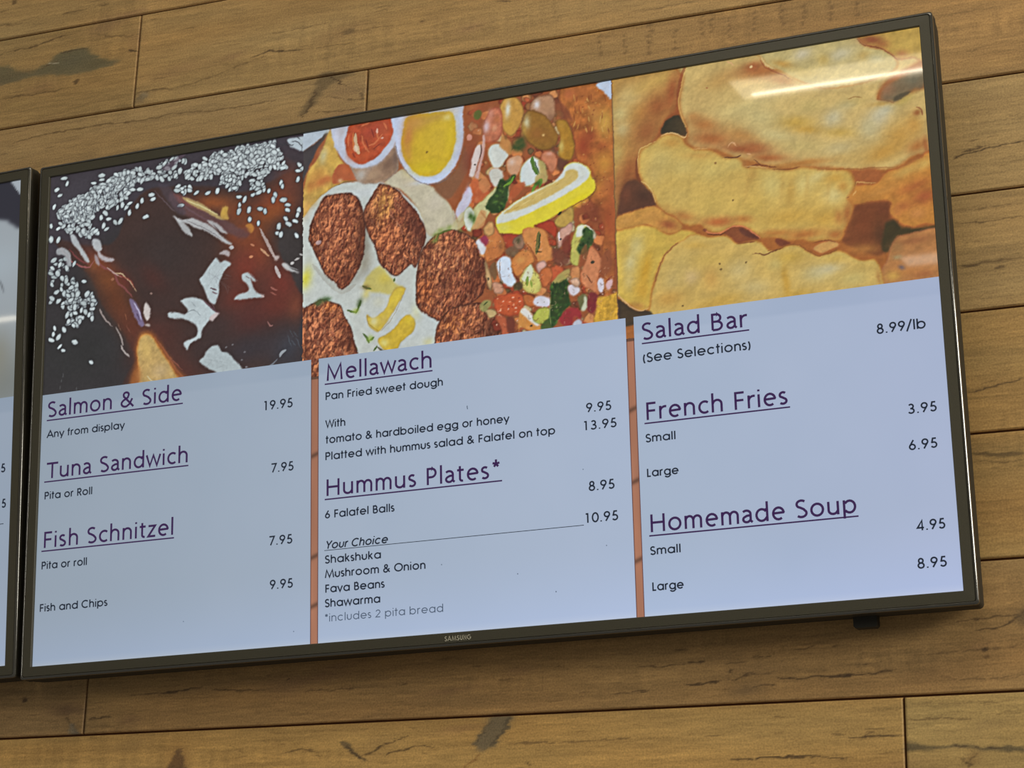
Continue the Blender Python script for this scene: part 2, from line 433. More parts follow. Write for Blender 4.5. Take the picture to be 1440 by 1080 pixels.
def ribbon(verts, faces, pts, w, y):
    p = [np.array(q, float) for q in pts]
    closed = np.linalg.norm(p[0] - p[-1]) < 1e-9
    if closed: p = p[:-1]
    n = len(p); base = len(verts)
    for i in range(n):
        a = p[i - 1] if (i > 0 or closed) else None
        b = p[(i + 1) % n] if (i < n - 1 or closed) else None
        d1 = None if a is None else (p[i] - a) / (np.linalg.norm(p[i] - a) + 1e-12)
        d2 = None if b is None else (b - p[i]) / (np.linalg.norm(b - p[i]) + 1e-12)
        if d1 is None: d1 = d2
        if d2 is None: d2 = d1
        t = d1 + d2; t /= (np.linalg.norm(t) + 1e-12)
        nrm = np.array([-t[1], t[0]]); k = 1 / max(0.45, abs(nrm @ np.array([-d1[1], d1[0]])))
        for sgn in (1, -1):
            q = p[i] + nrm * sgn * w / 2 * k
            verts.append((q[0], y, q[1]))
    m = n if closed else n - 1
    for i in range(m):
        a = base + 2 * i; b = base + 2 * ((i + 1) % n)
        faces.append((a, a + 1, b + 1, b))
def lettering(text, x0, x1, z, cap, font, weight, y, slant=0.0, track=0.0):
    """ribbon mesh of one line of text that spans x0..x1 with its baseline at z"""
    adv = 0.0; items = []
    for ch in text:
        st, a = font[ch]; items.append((st, adv)); adv += a + track
    lo = min(min(p[0] for p in s) + off for st, off in items for s in st) - weight / 2
    hi = max(max(p[0] for p in s) + off for st, off in items for s in st) + weight / 2
    k = (x1 - x0) / (hi - lo)
    verts, faces = [], []
    for st, off in items:
        for s_ in st:
            ribbon(verts, faces, [(x0 + (px + off - lo) * k + slant * pz * cap, z + pz * cap) for px, pz in s_], weight * cap, y)
    return verts, faces, k / cap

# ------------------------------------------------------------------ timber wall
Z_SEAM, PITCH = 0.5766600 + H0, 0.1387443       # second joint line from the top of the photograph, plank pitch
GAP = 0.0021; GAPX = 0.0013
m = principled('joint_backing_board', (74, 42, 20), 0.8, 0.2)  # recessed backing board, dark reddish brown like the painted grooves
WALL_X0, WALL_X1 = -3.0, 2.6
wall = mesh_obj('wall_back', [(WALL_X0, .0045, 0), (WALL_X1, .0045, 0), (WALL_X1, .0045, 3.75), (WALL_X0, .0045, 3.75),
                              (WALL_X0, .08, 0), (WALL_X1, .08, 0), (WALL_X1, .08, 3.75), (WALL_X0, .08, 3.75)],
                [(0, 1, 2, 3), (5, 4, 7, 6), (0, 4, 5, 1), (3, 2, 6, 7), (1, 5, 6, 2), (0, 3, 7, 4)], m)
wall['kind'] = 'structure'

def wood_mat(name, attr):
    m = bpy.data.materials.new(name); m.use_nodes = True
    nt = m.node_tree; b = nt.nodes['Principled BSDF']
    tc = nt.nodes.new('ShaderNodeTexCoord')
    mp = nt.nodes.new('ShaderNodeMapping'); mp.inputs['Scale'].default_value = (9, 60, 130)
    n = nt.nodes.new('ShaderNodeTexNoise'); n.inputs['Scale'].default_value = 3.0; n.inputs['Detail'].default_value = 6; n.inputs['Roughness'].default_value = .65
    mp2 = nt.nodes.new('ShaderNodeMapping'); mp2.inputs['Scale'].default_value = (1, 1, 1)
    n2 = nt.nodes.new('ShaderNodeTexNoise'); n2.inputs['Scale'].default_value = 480; n2.inputs['Detail'].default_value = 2
    for a, c in ((mp, n), (mp2, n2)):
        nt.links.new(tc.outputs['Object'], a.inputs['Vector']); nt.links.new(a.outputs['Vector'], c.inputs['Vector'])
    r1 = nt.nodes.new('ShaderNodeMapRange'); r1.inputs['From Min'].default_value = .3; r1.inputs['From Max'].default_value = .7
    r1.inputs['To Min'].default_value = .86; r1.inputs['To Max'].default_value = 1.12
    r2 = nt.nodes.new('ShaderNodeMapRange'); r2.inputs['From Min'].default_value = .3; r2.inputs['From Max'].default_value = .7
    r2.inputs['To Min'].default_value = .80; r2.inputs['To Max'].default_value = 1.20
    nt.links.new(n.outputs['Fac'], r1.inputs['Value']); nt.links.new(n2.outputs['Fac'], r2.inputs['Value'])
    mu = nt.nodes.new('ShaderNodeMath'); mu.operation = 'MULTIPLY'
    nt.links.new(r1.outputs['Result'], mu.inputs[0]); nt.links.new(r2.outputs['Result'], mu.inputs[1])
    if attr:
        src = nt.nodes.new('ShaderNodeAttribute'); src.attribute_name = 'print'; col = src.outputs['Color']
    else:
        src = nt.nodes.new('ShaderNodeObjectInfo'); cr = nt.nodes.new('ShaderNodeValToRGB')
        cr.color_ramp.elements[0].color = (*s2l((150, 116, 72)), 1); cr.color_ramp.elements[1].color = (*s2l((172, 138, 86)), 1)
        nt.links.new(src.outputs['Random'], cr.inputs['Fac']); col = cr.outputs['Color']
    vm = nt.nodes.new('ShaderNodeVectorMath'); vm.operation = 'SCALE'
    nt.links.new(col, vm.inputs[0]); nt.links.new(mu.outputs[0], vm.inputs['Scale'])
    nt.links.new(vm.outputs[0], b.inputs['Base Color'])
    b.inputs['Roughness'].default_value = 0.55; b.inputs['Specular IOR Level'].default_value = 0.3
    bp = nt.nodes.new('ShaderNodeBump'); bp.inputs['Strength'].default_value = 0.12; bp.inputs['Distance'].default_value = 0.0006
    nt.links.new(n.outputs['Fac'], bp.inputs['Height']); nt.links.new(bp.outputs['Normal'], b.inputs['Normal'])
    return m
M_WOOD = wood_mat('printed_oak', True); M_WOOD2 = wood_mat('plain_oak', False)

# the printed decor of the boards seen in the photograph, laid out in metres on the wall
def wall2(p):
    q = on_wall(p); return q
wc = Canvas(-0.86, 0.80, H0 + 0.72, H0 - 0.56, 1.0 * 0.001, 0.6 * 0.001, wall2, (164, 134, 86))
wh, ww = wc.h, wc.w
big = noise(wh, ww, 260, 60, 3, 21); mid = noise(wh, ww, 90, 14, 3, 22); fine = noise(wh, ww, 40, 3, 2, 23); hue = noise(wh, ww, 300, 90, 2, 24)
fib = noise(wh, ww, 26, 2, 1, 25); fib2 = noise(wh, ww, 120, 6, 2, 26)
wc.c *= (1 + .07 * big + .05 * mid + .06 * fine + .06 * fib + .05 * fib2)[..., None]
wc.c *= 1 + hue[..., None] * np.array([.03, -.01, -.06])
# occasional saw marks across the grain
saw = noise(wh, ww, 5, 120, 2, 31) * np.clip(noise(wh, ww, 150, 60, 2, 32) * 3 - .2, 0, 1)
wc.c *= (1 + .10 * saw)[..., None]
DK, DK2, GR = (84, 64, 40), (62, 46, 30), (104, 96, 72)
L = wc.line
pr = random.Random(77)
for k in range(520):
    x, y = pr.uniform(-10, 1450), pr.choice((pr.uniform(0, 330), pr.uniform(900, 1090), pr.uniform(900, 1090))) if pr.random() < .8 else pr.uniform(0, 1080)
    l_ = pr.uniform(4, 26); sl = -.20 + .16 * y / 1080
    L([(x, y), (x + l_ / 2, y + sl * l_ / 2 + pr.uniform(-.6, .6)), (x + l_, y + sl * l_)], pr.uniform(.8, 1.5), pr.choice((DK, DK, (190, 158, 108))), pr.uniform(.15, .5))
for k in range(46):
    x, y = pr.uniform(0, 1440), pr.choice((pr.uniform(0, 200), pr.uniform(900, 1080)))
    wc.blob(x, y, pr.uniform(14, 46), pr.uniform(4, 10), -7, pr.choice(((138, 106, 76), (176, 146, 92), (142, 116, 78))), pr.uniform(.25, .5))
def plank_tone(row, xa, xb, f):
    z1 = Z_SEAM + PITCH - row * PITCH; z0 = z1 - PITCH
    a = int((wc.z1 - z1) / wc.pz); b = int((wc.z1 - z0) / wc.pz); x0 = max(0, int((xa - wc.x0) / wc.px)); x1 = int((xb - wc.x0) / wc.px)
    wc.c[max(a, 0):max(b, 0), x0:x1] *= np.array(f)
plank_tone(1, -2, -.51, (.95, .95, .94)); plank_tone(2, -2, -.168, (.97, .97, 1.0)); plank_tone(2, -.168, 2, (.96, .93, .90))
plank_tone(5, .3, 2, (.98, .96, .90)); plank_tone(6, .3, 2, (.98, .95, .88)); plank_tone(7, -2, -.502, (.93, .90, .90)); plank_tone(7, -.502, 2, (.93, .90, .88))
plank_tone(8, -2, .4835, (1.04, 1.02, .94)); plank_tone(8, .4835, 2, (1.02, 1.04, 1.0))
# board with the long dark smear, upper left
wc.poly([(-5, 95), (15, 94), (25, 101), (45, 101), (62, 92), (75, 82), (90, 72), (120, 67), (130, 76), (150, 84), (170, 85), (155, 92), (125, 101), (100, 105), (60, 105), (30, 112), (-5, 119)], (100, 94, 70), .85, 2.2)
wc.blobs([(100, 85, 30, 12, -8, (92, 88, 70), .5), (20, 104, 26, 6, -5, (104, 92, 66), .6), (140, 88, 20, 5, 0, (96, 86, 60), .5), (150, 35, 22, 12, -10, (132, 104, 76), .5), (190, 55, 10, 20, 0, (140, 108, 74), .4)])
L([(85, 76), (105, 70), (122, 68)], 1.6, DK2, .8); L([(60, 96), (80, 86), (62, 94)], 1.4, DK, .6); L([(65, 88.5), (83, 89)], 1.3, (190, 182, 160), .8)
for p, w, c, a in [([(0, 77), (20, 71), (45, 66), (65, 59), (85, 52), (107, 47)], 1.5, DK, .8), ([(0, 139), (30, 134), (60, 131), (100, 122)], 1.5, DK, .65), ([(128, 47), (150, 50), (170, 52), (195, 47)], 1.3, DK, .6),
        ([(176, 71), (195, 71)], 2.2, DK2, .9), ([(88, 20), (123, 13)], 1.6, DK, .8), ([(138, 8), (155, 5)], 2, DK, .6), ([(0, 36), (30, 33)], 1.2, DK, .5), ([(0, 17), (14, 14)], 2, DK, .5),
        ([(14, 202), (50, 192), (90, 184), (150, 175), (210, 167), (245, 159)], 1.5, DK, .8), ([(190, 132), (216, 127), (245, 124)], 1.8, DK, .7), ([(94, 150), (130, 144), (150, 142)], 1.2, DK, .5),
        ([(240, 126), (280, 114), (330, 95), (375, 78)], 1.2, DK, .45), ([(352, 81), (375, 73), (400, 71), (430, 69)], 1.8, DK2, .8), ([(430, 69), (470, 63), (500, 61)], 1.2, DK, .5),
        ([(378, 47), (410, 43), (440, 37), (464, 31)], 1.3, DK, .6), ([(470, 50), (490, 46), (505, 43)], 1.5, DK, .7), ([(245, 160), (290, 156), (340, 150), (390, 141)], 1.5, DK, .7),
        ([(240, 16), (270, 9)], 1.2, DK, .3), ([(460, 135), (490, 140), (515, 138)], 1.4, DK2, .7), ([(445, 157), (480, 156), (512, 151)], 1.5, DK, .7), ([(0, 172), (60, 165), (120, 148)], 1, DK, .25),
        ([(500, 45), (530, 38), (560, 36)], 1.6, DK, .4), ([(590, 30), (600, 28)], 2, DK, .7), ([(560, 50), (620, 45), (680, 35)], 1, DK, .3), ([(695, 1), (720, 2)], 1.6, DK2, .6)]:
    L(p, w, c, a)
wc.disc(107, 115, 3.2, 3, 0, DK, .8); wc.disc(20, 3, 4, 3, 0, DK, .7); wc.disc(491, 44, 8, 4, -5, (92, 78, 54), .75); wc.blob(480, 45, 45, 12, -8, (140, 110, 72), .5)
wc.blobs([(198, 138, 9, 7, -20, (108, 94, 72), .8), (203, 134, 5, 4, 0, (140, 128, 104), .7), (485, 128, 30, 14, 0, (134, 108, 78), .5), (450, 10, 60, 14, 0, (136, 108, 66), .4)])
wc.poly([(452, 103), (480, 100), (498, 103), (475, 114), (458, 125), (448, 140), (436, 152), (424, 163), (420, 160), (430, 145), (441, 128)], (104, 88, 62), .75, 2.5)
for k in range(9): L([(457 + k * 3, 106 + k * 1.5), (470 + k * 2.5, 112 + k * 1.2)], 1.3, DK2, .5)
L([(445, 125), (436, 148), (424, 165)], 2.5, DK2, .5); wc.blob(509, 134, 2.6, 7, 0, (100, 80, 58), .8, 2)
# board ends with sawn ticks above the big television
for x, y in ((844, 62), (880, 60), (912, 62), (915, 46), (950, 55), (987, 35), (1000, 30), (1025, 38), (1062, 28), (1098, 20), (1130, 20), (1168, 14), (1205, 8)):
    for k in range(4): L([(x + k * .3, y - 14 + k * 8), (x + k * .3 - .5, y - 8 + k * 8)], 2.6 + (k % 2), DK, .38)
for p, w, c, a in [([(885, 17), (930, 10), (975, 2)], 1.2, DK, .5), ([(1180, 30), (1240, 20), (1300, 12)], 1.2, DK, .3), ([(1325, 76), (1380, 68), (1400, 60)], 1.4, DK, .4), ([(1330, 22), (1400, 10)], 1.5, DK, .3),
        ([(1333, 225), (1345, 221), (1360, 215), (1378, 212), (1400, 206), (1440, 198)], 2.6, DK2, .75), ([(1354, 213), (1375, 208), (1392, 203)], 2.2, DK2, .6), ([(1365, 198), (1372, 197)], 3, DK, .6), ([(1385, 194), (1402, 189)], 1.6, DK, .5),
        ([(1342, 297), (1380, 293), (1420, 287)], 1.1, DK, .5), ([(1338, 316), (1360, 313), (1400, 310), (1440, 303)], 1.5, DK2, .6), ([(1345, 375), (1370, 372), (1400, 367), (1440, 361)], 3, DK, .6), ([(1350, 376), (1375, 373)], 1.5, DK2, .8), ([(1400, 377), (1412, 375)], 4, DK2, .5),
        ([(1355, 420), (1400, 412)], 1.4, DK, .3), ([(1360, 553), (1375, 549), (1390, 545), (1410, 540), (1440, 532)], 2.2, DK2, .75), ([(1366, 531), (1382, 528)], 2, DK, .6), ([(1382, 538), (1400, 534)], 1.4, DK, .6), ([(1404, 522), (1424, 519)], 1.2, DK, .4),
        ([(1364, 636), (1400, 640), (1445, 637)], 6, (92, 74, 46), .75), ([(1366, 647), (1400, 650), (1445, 647)], 2, DK, .5), ([(1370, 660), (1445, 655)], 1, DK, .3), ([(1374, 735), (1400, 737)], 3, DK, .3),
        ([(1340, 874), (1370, 870), (1385, 872), (1400, 867), (1425, 866), (1445, 856)], 2, DK2, .75), ([(1372, 886), (1395, 884), (1412, 880), (1430, 869), (1445, 860)], 2.4, DK2, .8), ([(1382, 905), (1400, 902), (1445, 897)], 1.2, DK, .4),
        ([(1340, 917), (1385, 913), (1445, 907)], 1.6, DK, .5), ([(1300, 955), (1320, 952), (1345, 955), (1400, 953), (1445, 949)], 1.6, DK, .6), ([(1200, 936), (1240, 930)], 1.2, DK2, .6), ([(1280, 922), (1350, 915)], 3, DK, .4),
        ([(1023, 955), (1037, 955), (1050, 949), (1068, 947), (1084, 946)], 2, DK2, .8), ([(1090, 954), (1110, 955), (1135, 953), (1150, 951), (1190, 950), (1240, 945), (1260, 943)], 2.4, DK2, .85), ([(1060, 965), (1076, 963), (1088, 963)], 2, DK2, .8),
        ([(1020, 934), (1050, 931)], 1.8, DK2, .6), ([(1062, 924), (1085, 922)], 1.6, DK2, .7), ([(1110, 915), (1145, 907)], 1.8, DK2, .6), ([(895, 938), (930, 937), (960, 933), (992, 930)], 2, DK2, .7), ([(963, 962), (985, 962), (1018, 957)], 2.2, DK2, .8),
        ([(857, 976), (890, 973), (918, 971)], 1.6, DK2, .6), ([(950, 915), (965, 914)], 2, DK2, .5), ([(784, 1044), (810, 1043), (850, 1041), (885, 1039)], 1.8, DK, .7), ([(992, 1034), (1014, 1034)], 1.6, DK2, .7),
        ([(1026, 1067), (1052, 1068), (1072, 1064), (1100, 1065), (1130, 1065)], 2.2, DK2, .85), ([(1072, 1062), (1095, 1064), (1130, 1063), (1165, 1066), (1200, 1066)], 2, DK2, .7),
        ([(1170, 1033), (1186, 1033)], 1.4, DK2, .6), ([(1188, 1037), (1212, 1038), (1230, 1035), (1245, 1034), (1271, 1035)], 2.4, DK2, .85), ([(1215, 1035), (1230, 1030)], 1.2, DK2, .6), ([(1215, 1026), (1240, 1025)], 1.6, DK, .6),
        ([(1274, 1013), (1320, 1010), (1370, 1012)], 2, DK, .6), ([(1290, 990), (1360, 988), (1440, 985)], 1.4, DK, .4), ([(1300, 1006), (1440, 1002)], 1, DK, .3),
        ([(478, 1043), (485, 1045), (491, 1052), (497, 1060), (508, 1067), (515, 1069)], 5, (98, 82, 58), .8), ([(490, 1050), (498, 1062), (516, 1068)], 2, DK2, .85), ([(510, 1062), (528, 1056), (536, 1050), (550, 1044), (570, 1034)], 2, DK2, .7),
        ([(540, 1062), (556, 1057), (575, 1052), (590, 1049), (612, 1051)], 2, DK2, .75), ([(592, 1058), (600, 1061)], 2, DK2, .7), ([(396, 1060), (405, 1057), (422, 1053), (435, 1055), (447, 1057)], 1.8, DK, .75), ([(440, 1062), (450, 1062)], 2, DK, .6), ([(576, 1022), (590, 1030)], 1.4, DK, .5),
        ([(300, 969), (330, 971), (350, 970), (375, 970)], 1.8, DK2, .7), ([(425, 974), (440, 971), (470, 970), (500, 968), (540, 966)], 1.4, DK2, .6), ([(120, 1012), (135, 1010), (156, 1008)], 1.8, DK2, .8), ([(180, 978), (230, 975), (262, 970), (284, 964)], 2, DK2, .7), ([(560, 962), (575, 962)], 2, DK2, .6),
        ([(712, 1046), (740, 1045), (780, 1044)], 2, DK, .6), ([(654, 1080), (664, 1070), (674, 1060)], 2.4, (110, 74, 40), .7), ([(740, 1070), (747, 1078)], 2, DK2, .7), ([(560, 1000), (600, 992), (700, 985)], 1.2, DK, .3), ([(100, 1000), (160, 992)], 1.2, DK, .3)]:
    L(p, w, c, a)
wc.disc(1028, 943, 3.6, 3, 0, DK2, .8); wc.disc(404.5, 956.5, 2.4, 2, 0, (40, 30, 20), .9); wc.disc(35, 984, 3, 3.5, 30, DK2, .7)
wc.disc(1386, 914, 6, 2.6, 0, DK2, .8); wc.disc(1387, 923, 5, 2.2, 0, (100, 74, 44), .8)
wc.blobs([(1050, 970, 26, 10, -5, (112, 90, 62), .6), (1060, 940, 60, 14, -4, (134, 106, 70), .4), (1440, 868, 14, 14, 0, (96, 78, 54), .7), (93, 998, 26, 10, 0, (102, 78, 56), .7), (400, 965, 30, 16, 0, (128, 98, 68), .5), (640, 985, 60, 10, 0, (134, 106, 68), .4),
          (1330, 945, 60, 20, 0, (136, 104, 66), .3), (860, 1030, 80, 10, 0, (176, 142, 84), .4), (700, 1070, 60, 18, 0, (176, 140, 80), .4)])
wc.poly([(250, 1051), (255, 1058), (257, 1068), (259, 1090), (236, 1090), (241, 1070), (247, 1060)], (82, 66, 48), .9, 1.4); wc.blob(248, 1070, 16, 24, 0, (150, 106, 60), .4)
for k in range(7): L([(92 + k * 2.2, 1008 + k * 3.6), (100 + k * 1.8, 1012 + k * 3.6)], 1.6, DK2, .6)
wc.poly([(96, 1018), (104, 1020), (110, 1032), (100, 1033)], (118, 108, 90), .8, 1.2)
wc.poly([(686, 1008), (720, 1005), (713, 1022), (700, 1040), (690, 1052), (678, 1056), (668, 1050), (672, 1036), (682, 1022)], (108, 96, 74), .9, 1.8)
L([(716, 1006), (708, 1028), (690, 1050)], 4, (84, 74, 56), .8); L([(690, 1012), (676, 1034), (668, 1050)], 2.2, (84, 74, 56), .7)
wc.poly([(1274, 1043), (1290, 1047), (1310, 1050), (1340, 1048), (1360, 1047), (1385, 1051), (1410, 1049), (1445, 1051), (1445, 1057), (1410, 1056), (1385, 1056), (1350, 1051), (1310, 1054), (1275, 1055)], (94, 82, 58), .9, 1)
L([(1340, 1049), (1370, 1051), (1400, 1053), (1412, 1052)], 1.6, DK2, .8); wc.blob(1368, 1064, 12, 9, -30, (132, 104, 64), .7); L([(1348, 1064), (1360, 1070), (1366, 1080)], 2.2, DK, .7); L([(1372, 1060), (1364, 1070)], 2, DK, .6)

wc.c = warp(wc.c, 5, 3.4, 9, 5, 91)
def plank(row, x0, x1):
    z1 = Z_SEAM + PITCH - row * PITCH; z0 = z1 - PITCH
    a, b, c, d = x0 + GAPX / 2, x1 - GAPX / 2, z0 + GAP / 2, z1 - GAP / 2
    vis = b > wc.x0 and a < wc.x0 + wc.w * wc.px and d > wc.z1 - wc.h * wc.pz and c < wc.z1
    E_ = 0.0010
    if not vis:
        v = [(a, .0044, c), (b, .0044, c), (b, .0044, d), (a, .0044, d), (a, E_, c), (b, E_, c), (b, E_, d), (a, E_, d),
             (a + E_, 0, c + E_), (b - E_, 0, c + E_), (b - E_, 0, d - E_), (a + E_, 0, d - E_)]
        f = [(8, 9, 10, 11)] + [(i + 4, (i + 1) % 4 + 4, (i + 1) % 4 + 8, i + 8) for i in range(4)] + [(i, (i + 1) % 4, (i + 1) % 4 + 4, i + 4) for i in range(4)]
        return mesh_obj('plank', v, f, M_WOOD2, wall)
    # printed board: finer steps where it shows, coarse where the televisions hide it
    xs = [a, a + E_]; x = a + E_
    hid = (-0.53, 0.52) if 3 <= row <= 6 else None
    while x < b - E_ - .0022:
        step = .0022
        if x < wc.x0 - .01 or x > wc.x0 + wc.w * wc.px: step = .05
        elif hid and hid[0] < x < hid[1]: step = .02
        elif row in (3, 4, 5, 6) and x < -.5: step = .02
        x += step; xs.append(min(x, b - E_))
    xs += [b] if xs[-1] > b - 1.5 * E_ else [b - E_, b]
    xs = np.array(xs); zs = np.concatenate([[d], np.linspace(d - E_, c + E_, int(PITCH / .0012)), [c]])
    col = wc.sample(xs, zs)
    ex = (xs <= a + 1e-9) | (xs >= b - 1e-9); ez = (zs >= d - 1e-9) | (zs <= c + 1e-9)
    col[:, ex] = col[:, ex] * .6 + np.array([104, 70, 46.]) * .4; col[ez] = col[ez] * .75 + np.array([150, 112, 88.]) * .3
    o = grid_obj('plank', xs, zs, 0.0, col, M_WOOD, wall)
    me = o.data; co = np.zeros(len(me.vertices) * 3, np.float32); me.vertices.foreach_get('co', co); co = co.reshape(-1, 3)
    edge = (ez[:, None] | ex[None]).ravel(); co[edge, 1] = 0.0032; me.vertices.foreach_set('co', co.ravel()); me.update()
    return o
rr = random.Random(4)
KNOWN = {0: .14, 1: -.5102, 2: -.1677, 3: .31, 4: -.22, 5: .07, 6: .42, 7: -.5017, 8: .4834, 9: -.35}
LEN = 1.215
row = -3
while True:
    z1 = Z_SEAM + PITCH - row * PITCH
    if z1 < 0.02: break
    j = KNOWN.get(row, rr.uniform(-.6, .6)); xs = [j]
    while xs[0] > WALL_X0: xs.insert(0, xs[0] - LEN)
    while xs[-1] < WALL_X1: xs.append(xs[-1] + LEN)
    for xa, xb in zip(xs[:-1], xs[1:]):
        xa2, xb2 = max(xa, WALL_X0), min(xb, WALL_X1)
        if xb2 - xa2 > .02: plank(row, xa2, xb2)
    row += 1

# ------------------------------------------------------------------ materials
M_BEZEL = noisy(principled('bezel_plastic', (72, 69, 55), 0.45, 0.35), 900, 0.5)
M_TRIM = principled('glossy_edge_trim', (58, 56, 48), 0.10, 0.9, 0.35, 0.6)
M_BACK = noisy(principled('rear_housing_plastic', (44, 41, 33), 0.6, 0.25), 500, 0.4)
M_GLASS = principled('dark_panel_border', (8, 8, 10), 0.16, 0.5)
M_METAL = principled('bracket_steel', (40, 40, 40), 0.4, 0.5, 0.8)
M_SILVER = principled('silver_lettering', (190, 186, 165), 0.35, 0.5, 0.3)
M_PICT = lit_picture('backlit_picture')
M_HEAD = lit_flat('backlit_heading_ink', (52, 26, 74))
M_BODY = lit_flat('backlit_item_ink', (22, 32, 48))
M_NOTE = lit_flat('backlit_note_ink', (74, 88, 108))

# ------------------------------------------------------------------ television builder
def rect_loft(sections, mat, name, parent, smooth=False, seg=5):
    """sections: (grow, corner radius, y); a loop around the display for each, lofted in order"""
    verts, faces, n = [], [], None
    for grow, r, y in sections:
        hx, hz = DW / 2 + grow, DH / 2 + grow; loop = []
        for cx, cz, a0 in ((hx - r, hz - r, 0), (-hx + r, hz - r, 90), (-hx + r, -hz + r, 180), (hx - r, -hz + r, 270)):
            for i in range(seg + 1):
                a = math.radians(a0 + 90 * i / seg)
                loop.append((cx + r * math.cos(a), y, cz + r * math.sin(a)))
        n = len(loop); verts += loop
    for k in range(len(sections) - 1):
        for i in range(n):
            a, b = k * n + i, k * n + (i + 1) % n
            faces.append((a, b, b + n, a + n))
    return verts, faces, n
def make_tv(label, category, group):
    root = bpy.data.objects.new('menu_television', None); COL.objects.link(root)
    root.empty_display_size = 0.1
    root['label'] = label; root['category'] = category; root['group'] = group
    m = 0.001
    v, f, n = rect_loft([(-0.2 * m, 0.3 * m, 1.2 * m), (0.0, .4 * m, -2.8 * m), (.6 * m, .8 * m, -3.4 * m), (11.4 * m, 3 * m, -3.0 * m), (11.9 * m, 3 * m, -2.0 * m), (11.9 * m, 3 * m, 1.5 * m)], M_BEZEL, 'bezel', root)
    mesh_obj('bezel', v, f, M_BEZEL, root)
    sec = [(12.0 * m, 3 * m, -0.5 * m), (12.1 * m, 3 * m, -3.3 * m), (12.35 * m, 3 * m, -3.55 * m)]; gx, gy = 12.35, -3.55
    for k in range(9):                     # gently domed bevel, then a tighter turn onto the flank
        t = math.radians(14 + 4 * k); gx += .30 * math.cos(t); gy += .30 * math.sin(t); sec.append((gx * m, 3.4 * m, gy * m))
    for k in range(4):
        t = math.radians(54 + 10 * k); gx += .25 * math.cos(t); gy += .25 * math.sin(t); sec.append((gx * m, 3.6 * m, gy * m))
    sec += [((gx + .05) * m, 3.6 * m, .4 * m)]
    v, f, n = rect_loft(sec, M_TRIM, 'edge_trim', root)
    o = mesh_obj('edge_trim', v, f, M_TRIM, root, True)
    o['label'] = 'glossy rounded edge trim'
    v, f, n = rect_loft([(15.0 * m, 3.6 * m, .2 * m), (15.3 * m, 3.8 * m, 14 * m), (14.6 * m, 4 * m, 18 * m), (13.5 * m, 5 * m, 38 * m), (4 * m, 8 * m, 42 * m)], M_BACK, 'rear_housing', root)
    f = f + [tuple(range(4 * n, 5 * n))]
    mesh_obj('rear_housing', v, f, M_BACK, root)
    # sensor housing under the lower edge
    def bxv(x0, x1, y0, y1, z0, z1, c=0.0):
        vs = [(x0 + c, y0, z0), (x1 - c, y0, z0), (x1, y0, z0 + c), (x1, y0, z1), (x0, y0, z1), (x0, y0, z0 + c)]
        k = len(vs); vs += [(a, y1, b) for a, _, b in vs]
        fs = [tuple(range(k)), tuple(range(2 * k - 1, k - 1, -1))] + [(i, i + k, (i + 1) % k + k, (i + 1) % k) for i in range(k)]
        return vs, fs
    v, f = bxv(.434, .459, .020, .034, -.3375, -.322, .002)
    mesh_obj('sensor_housing', v, f, M_BACK, root)
    v, f = bxv(-.16, .16, .040, .0700, -.06, .06)
    mesh_obj('wall_bracket', v, f, M_METAL, root)
    w = 1.2 * m
    v, f = [], []
    v, f, k = lettering('SAMSUNG', -17.2 * m, 14.2 * m, -320.6 * m, 5.2 * m, ROUND, .15, -3.75 * m, 0, .16)
    mesh_obj('maker_lettering', v, f, M_SILVER, root)['label'] = 'small silver lettering'
    hx, hz = DW / 2 + .0005, DH / 2 + .0005
    scr = mesh_obj('display_screen', [(-hx, .0006, -hz), (hx, .0006, -hz), (hx, .0006, hz), (-hx, .0006, hz)], [(0, 1, 2, 3)], M_GLASS, root)
    return root, scr
def place_tv(root, dx, dz, extra_roll):
    base = Matrix(MT.tolist()).to_4x4()
    o = Vector(TV_O) + Matrix(MT.tolist()) @ Vector((dx, 0, dz))
    root.matrix_world = Matrix.Translation(o) @ base @ Matrix.Rotation(extra_roll, 4, 'Y')

tv, scr = make_tv('wide black menu television with three food pictures, filling the middle of the wall', 'television', 'menu televisions')
place_tv(tv, 0, 0, 0)
MM = 0.001
def panel(x0, x1, z1, z0, left, right, parent, seed, name='menu_panel'):
    xs = np.linspace(x0, x1, 90); zs = np.linspace(z1, z0, 80)
    u = (xs - xs[0]) / (xs[-1] - xs[0])
    c = np.array(left, float)[None, None] * (1 - u)[None, :, None] + np.array(right, float)[None, None] * u[None, :, None]
    c = np.repeat(c, len(zs), 0)
    v = (zs[0] - zs) / (zs[0] - zs[-1])
    c += (np.array([6, 8, 16.])[None, None] * np.clip((v - .72) / .28, 0, 1)[:, None, None] ** 1.5)      # edge glow of the backlight
    c += noise(len(zs), len(xs), 22, 22, 3, seed)[..., None] * np.array([2.4, 1.8, 1.6])
    d = np.clip(1 - (zs - z0) / .006, 0, 1)[:, None, None]
    c += d * np.array([14, 10, 2.])
    top = np.clip((zs - (z1 - .021)) / .0015, 0, 1)[:, None, None]
    c -= top * np.array([7, 6, 5.]) * (.7 + .6 * noise(len(zs), len(xs), 30, 12, 2, seed + 5)[..., None])
    return grid_obj(name, xs, zs, 0.0002, c, M_PICT, parent)
PT = 24.6 * MM; PB = -DH / 2
panel(-DW / 2, -184.6 * MM, PT, PB, (145, 158, 172), (156, 170, 188), scr, 3)
panel(-174.6 * MM, 204.4 * MM, PT, PB, (158, 172, 190), (166, 180, 203), scr, 4)
panel(213.8 * MM, DW / 2, PT, PB, (162, 177, 198), (166, 178, 205), scr, 5)
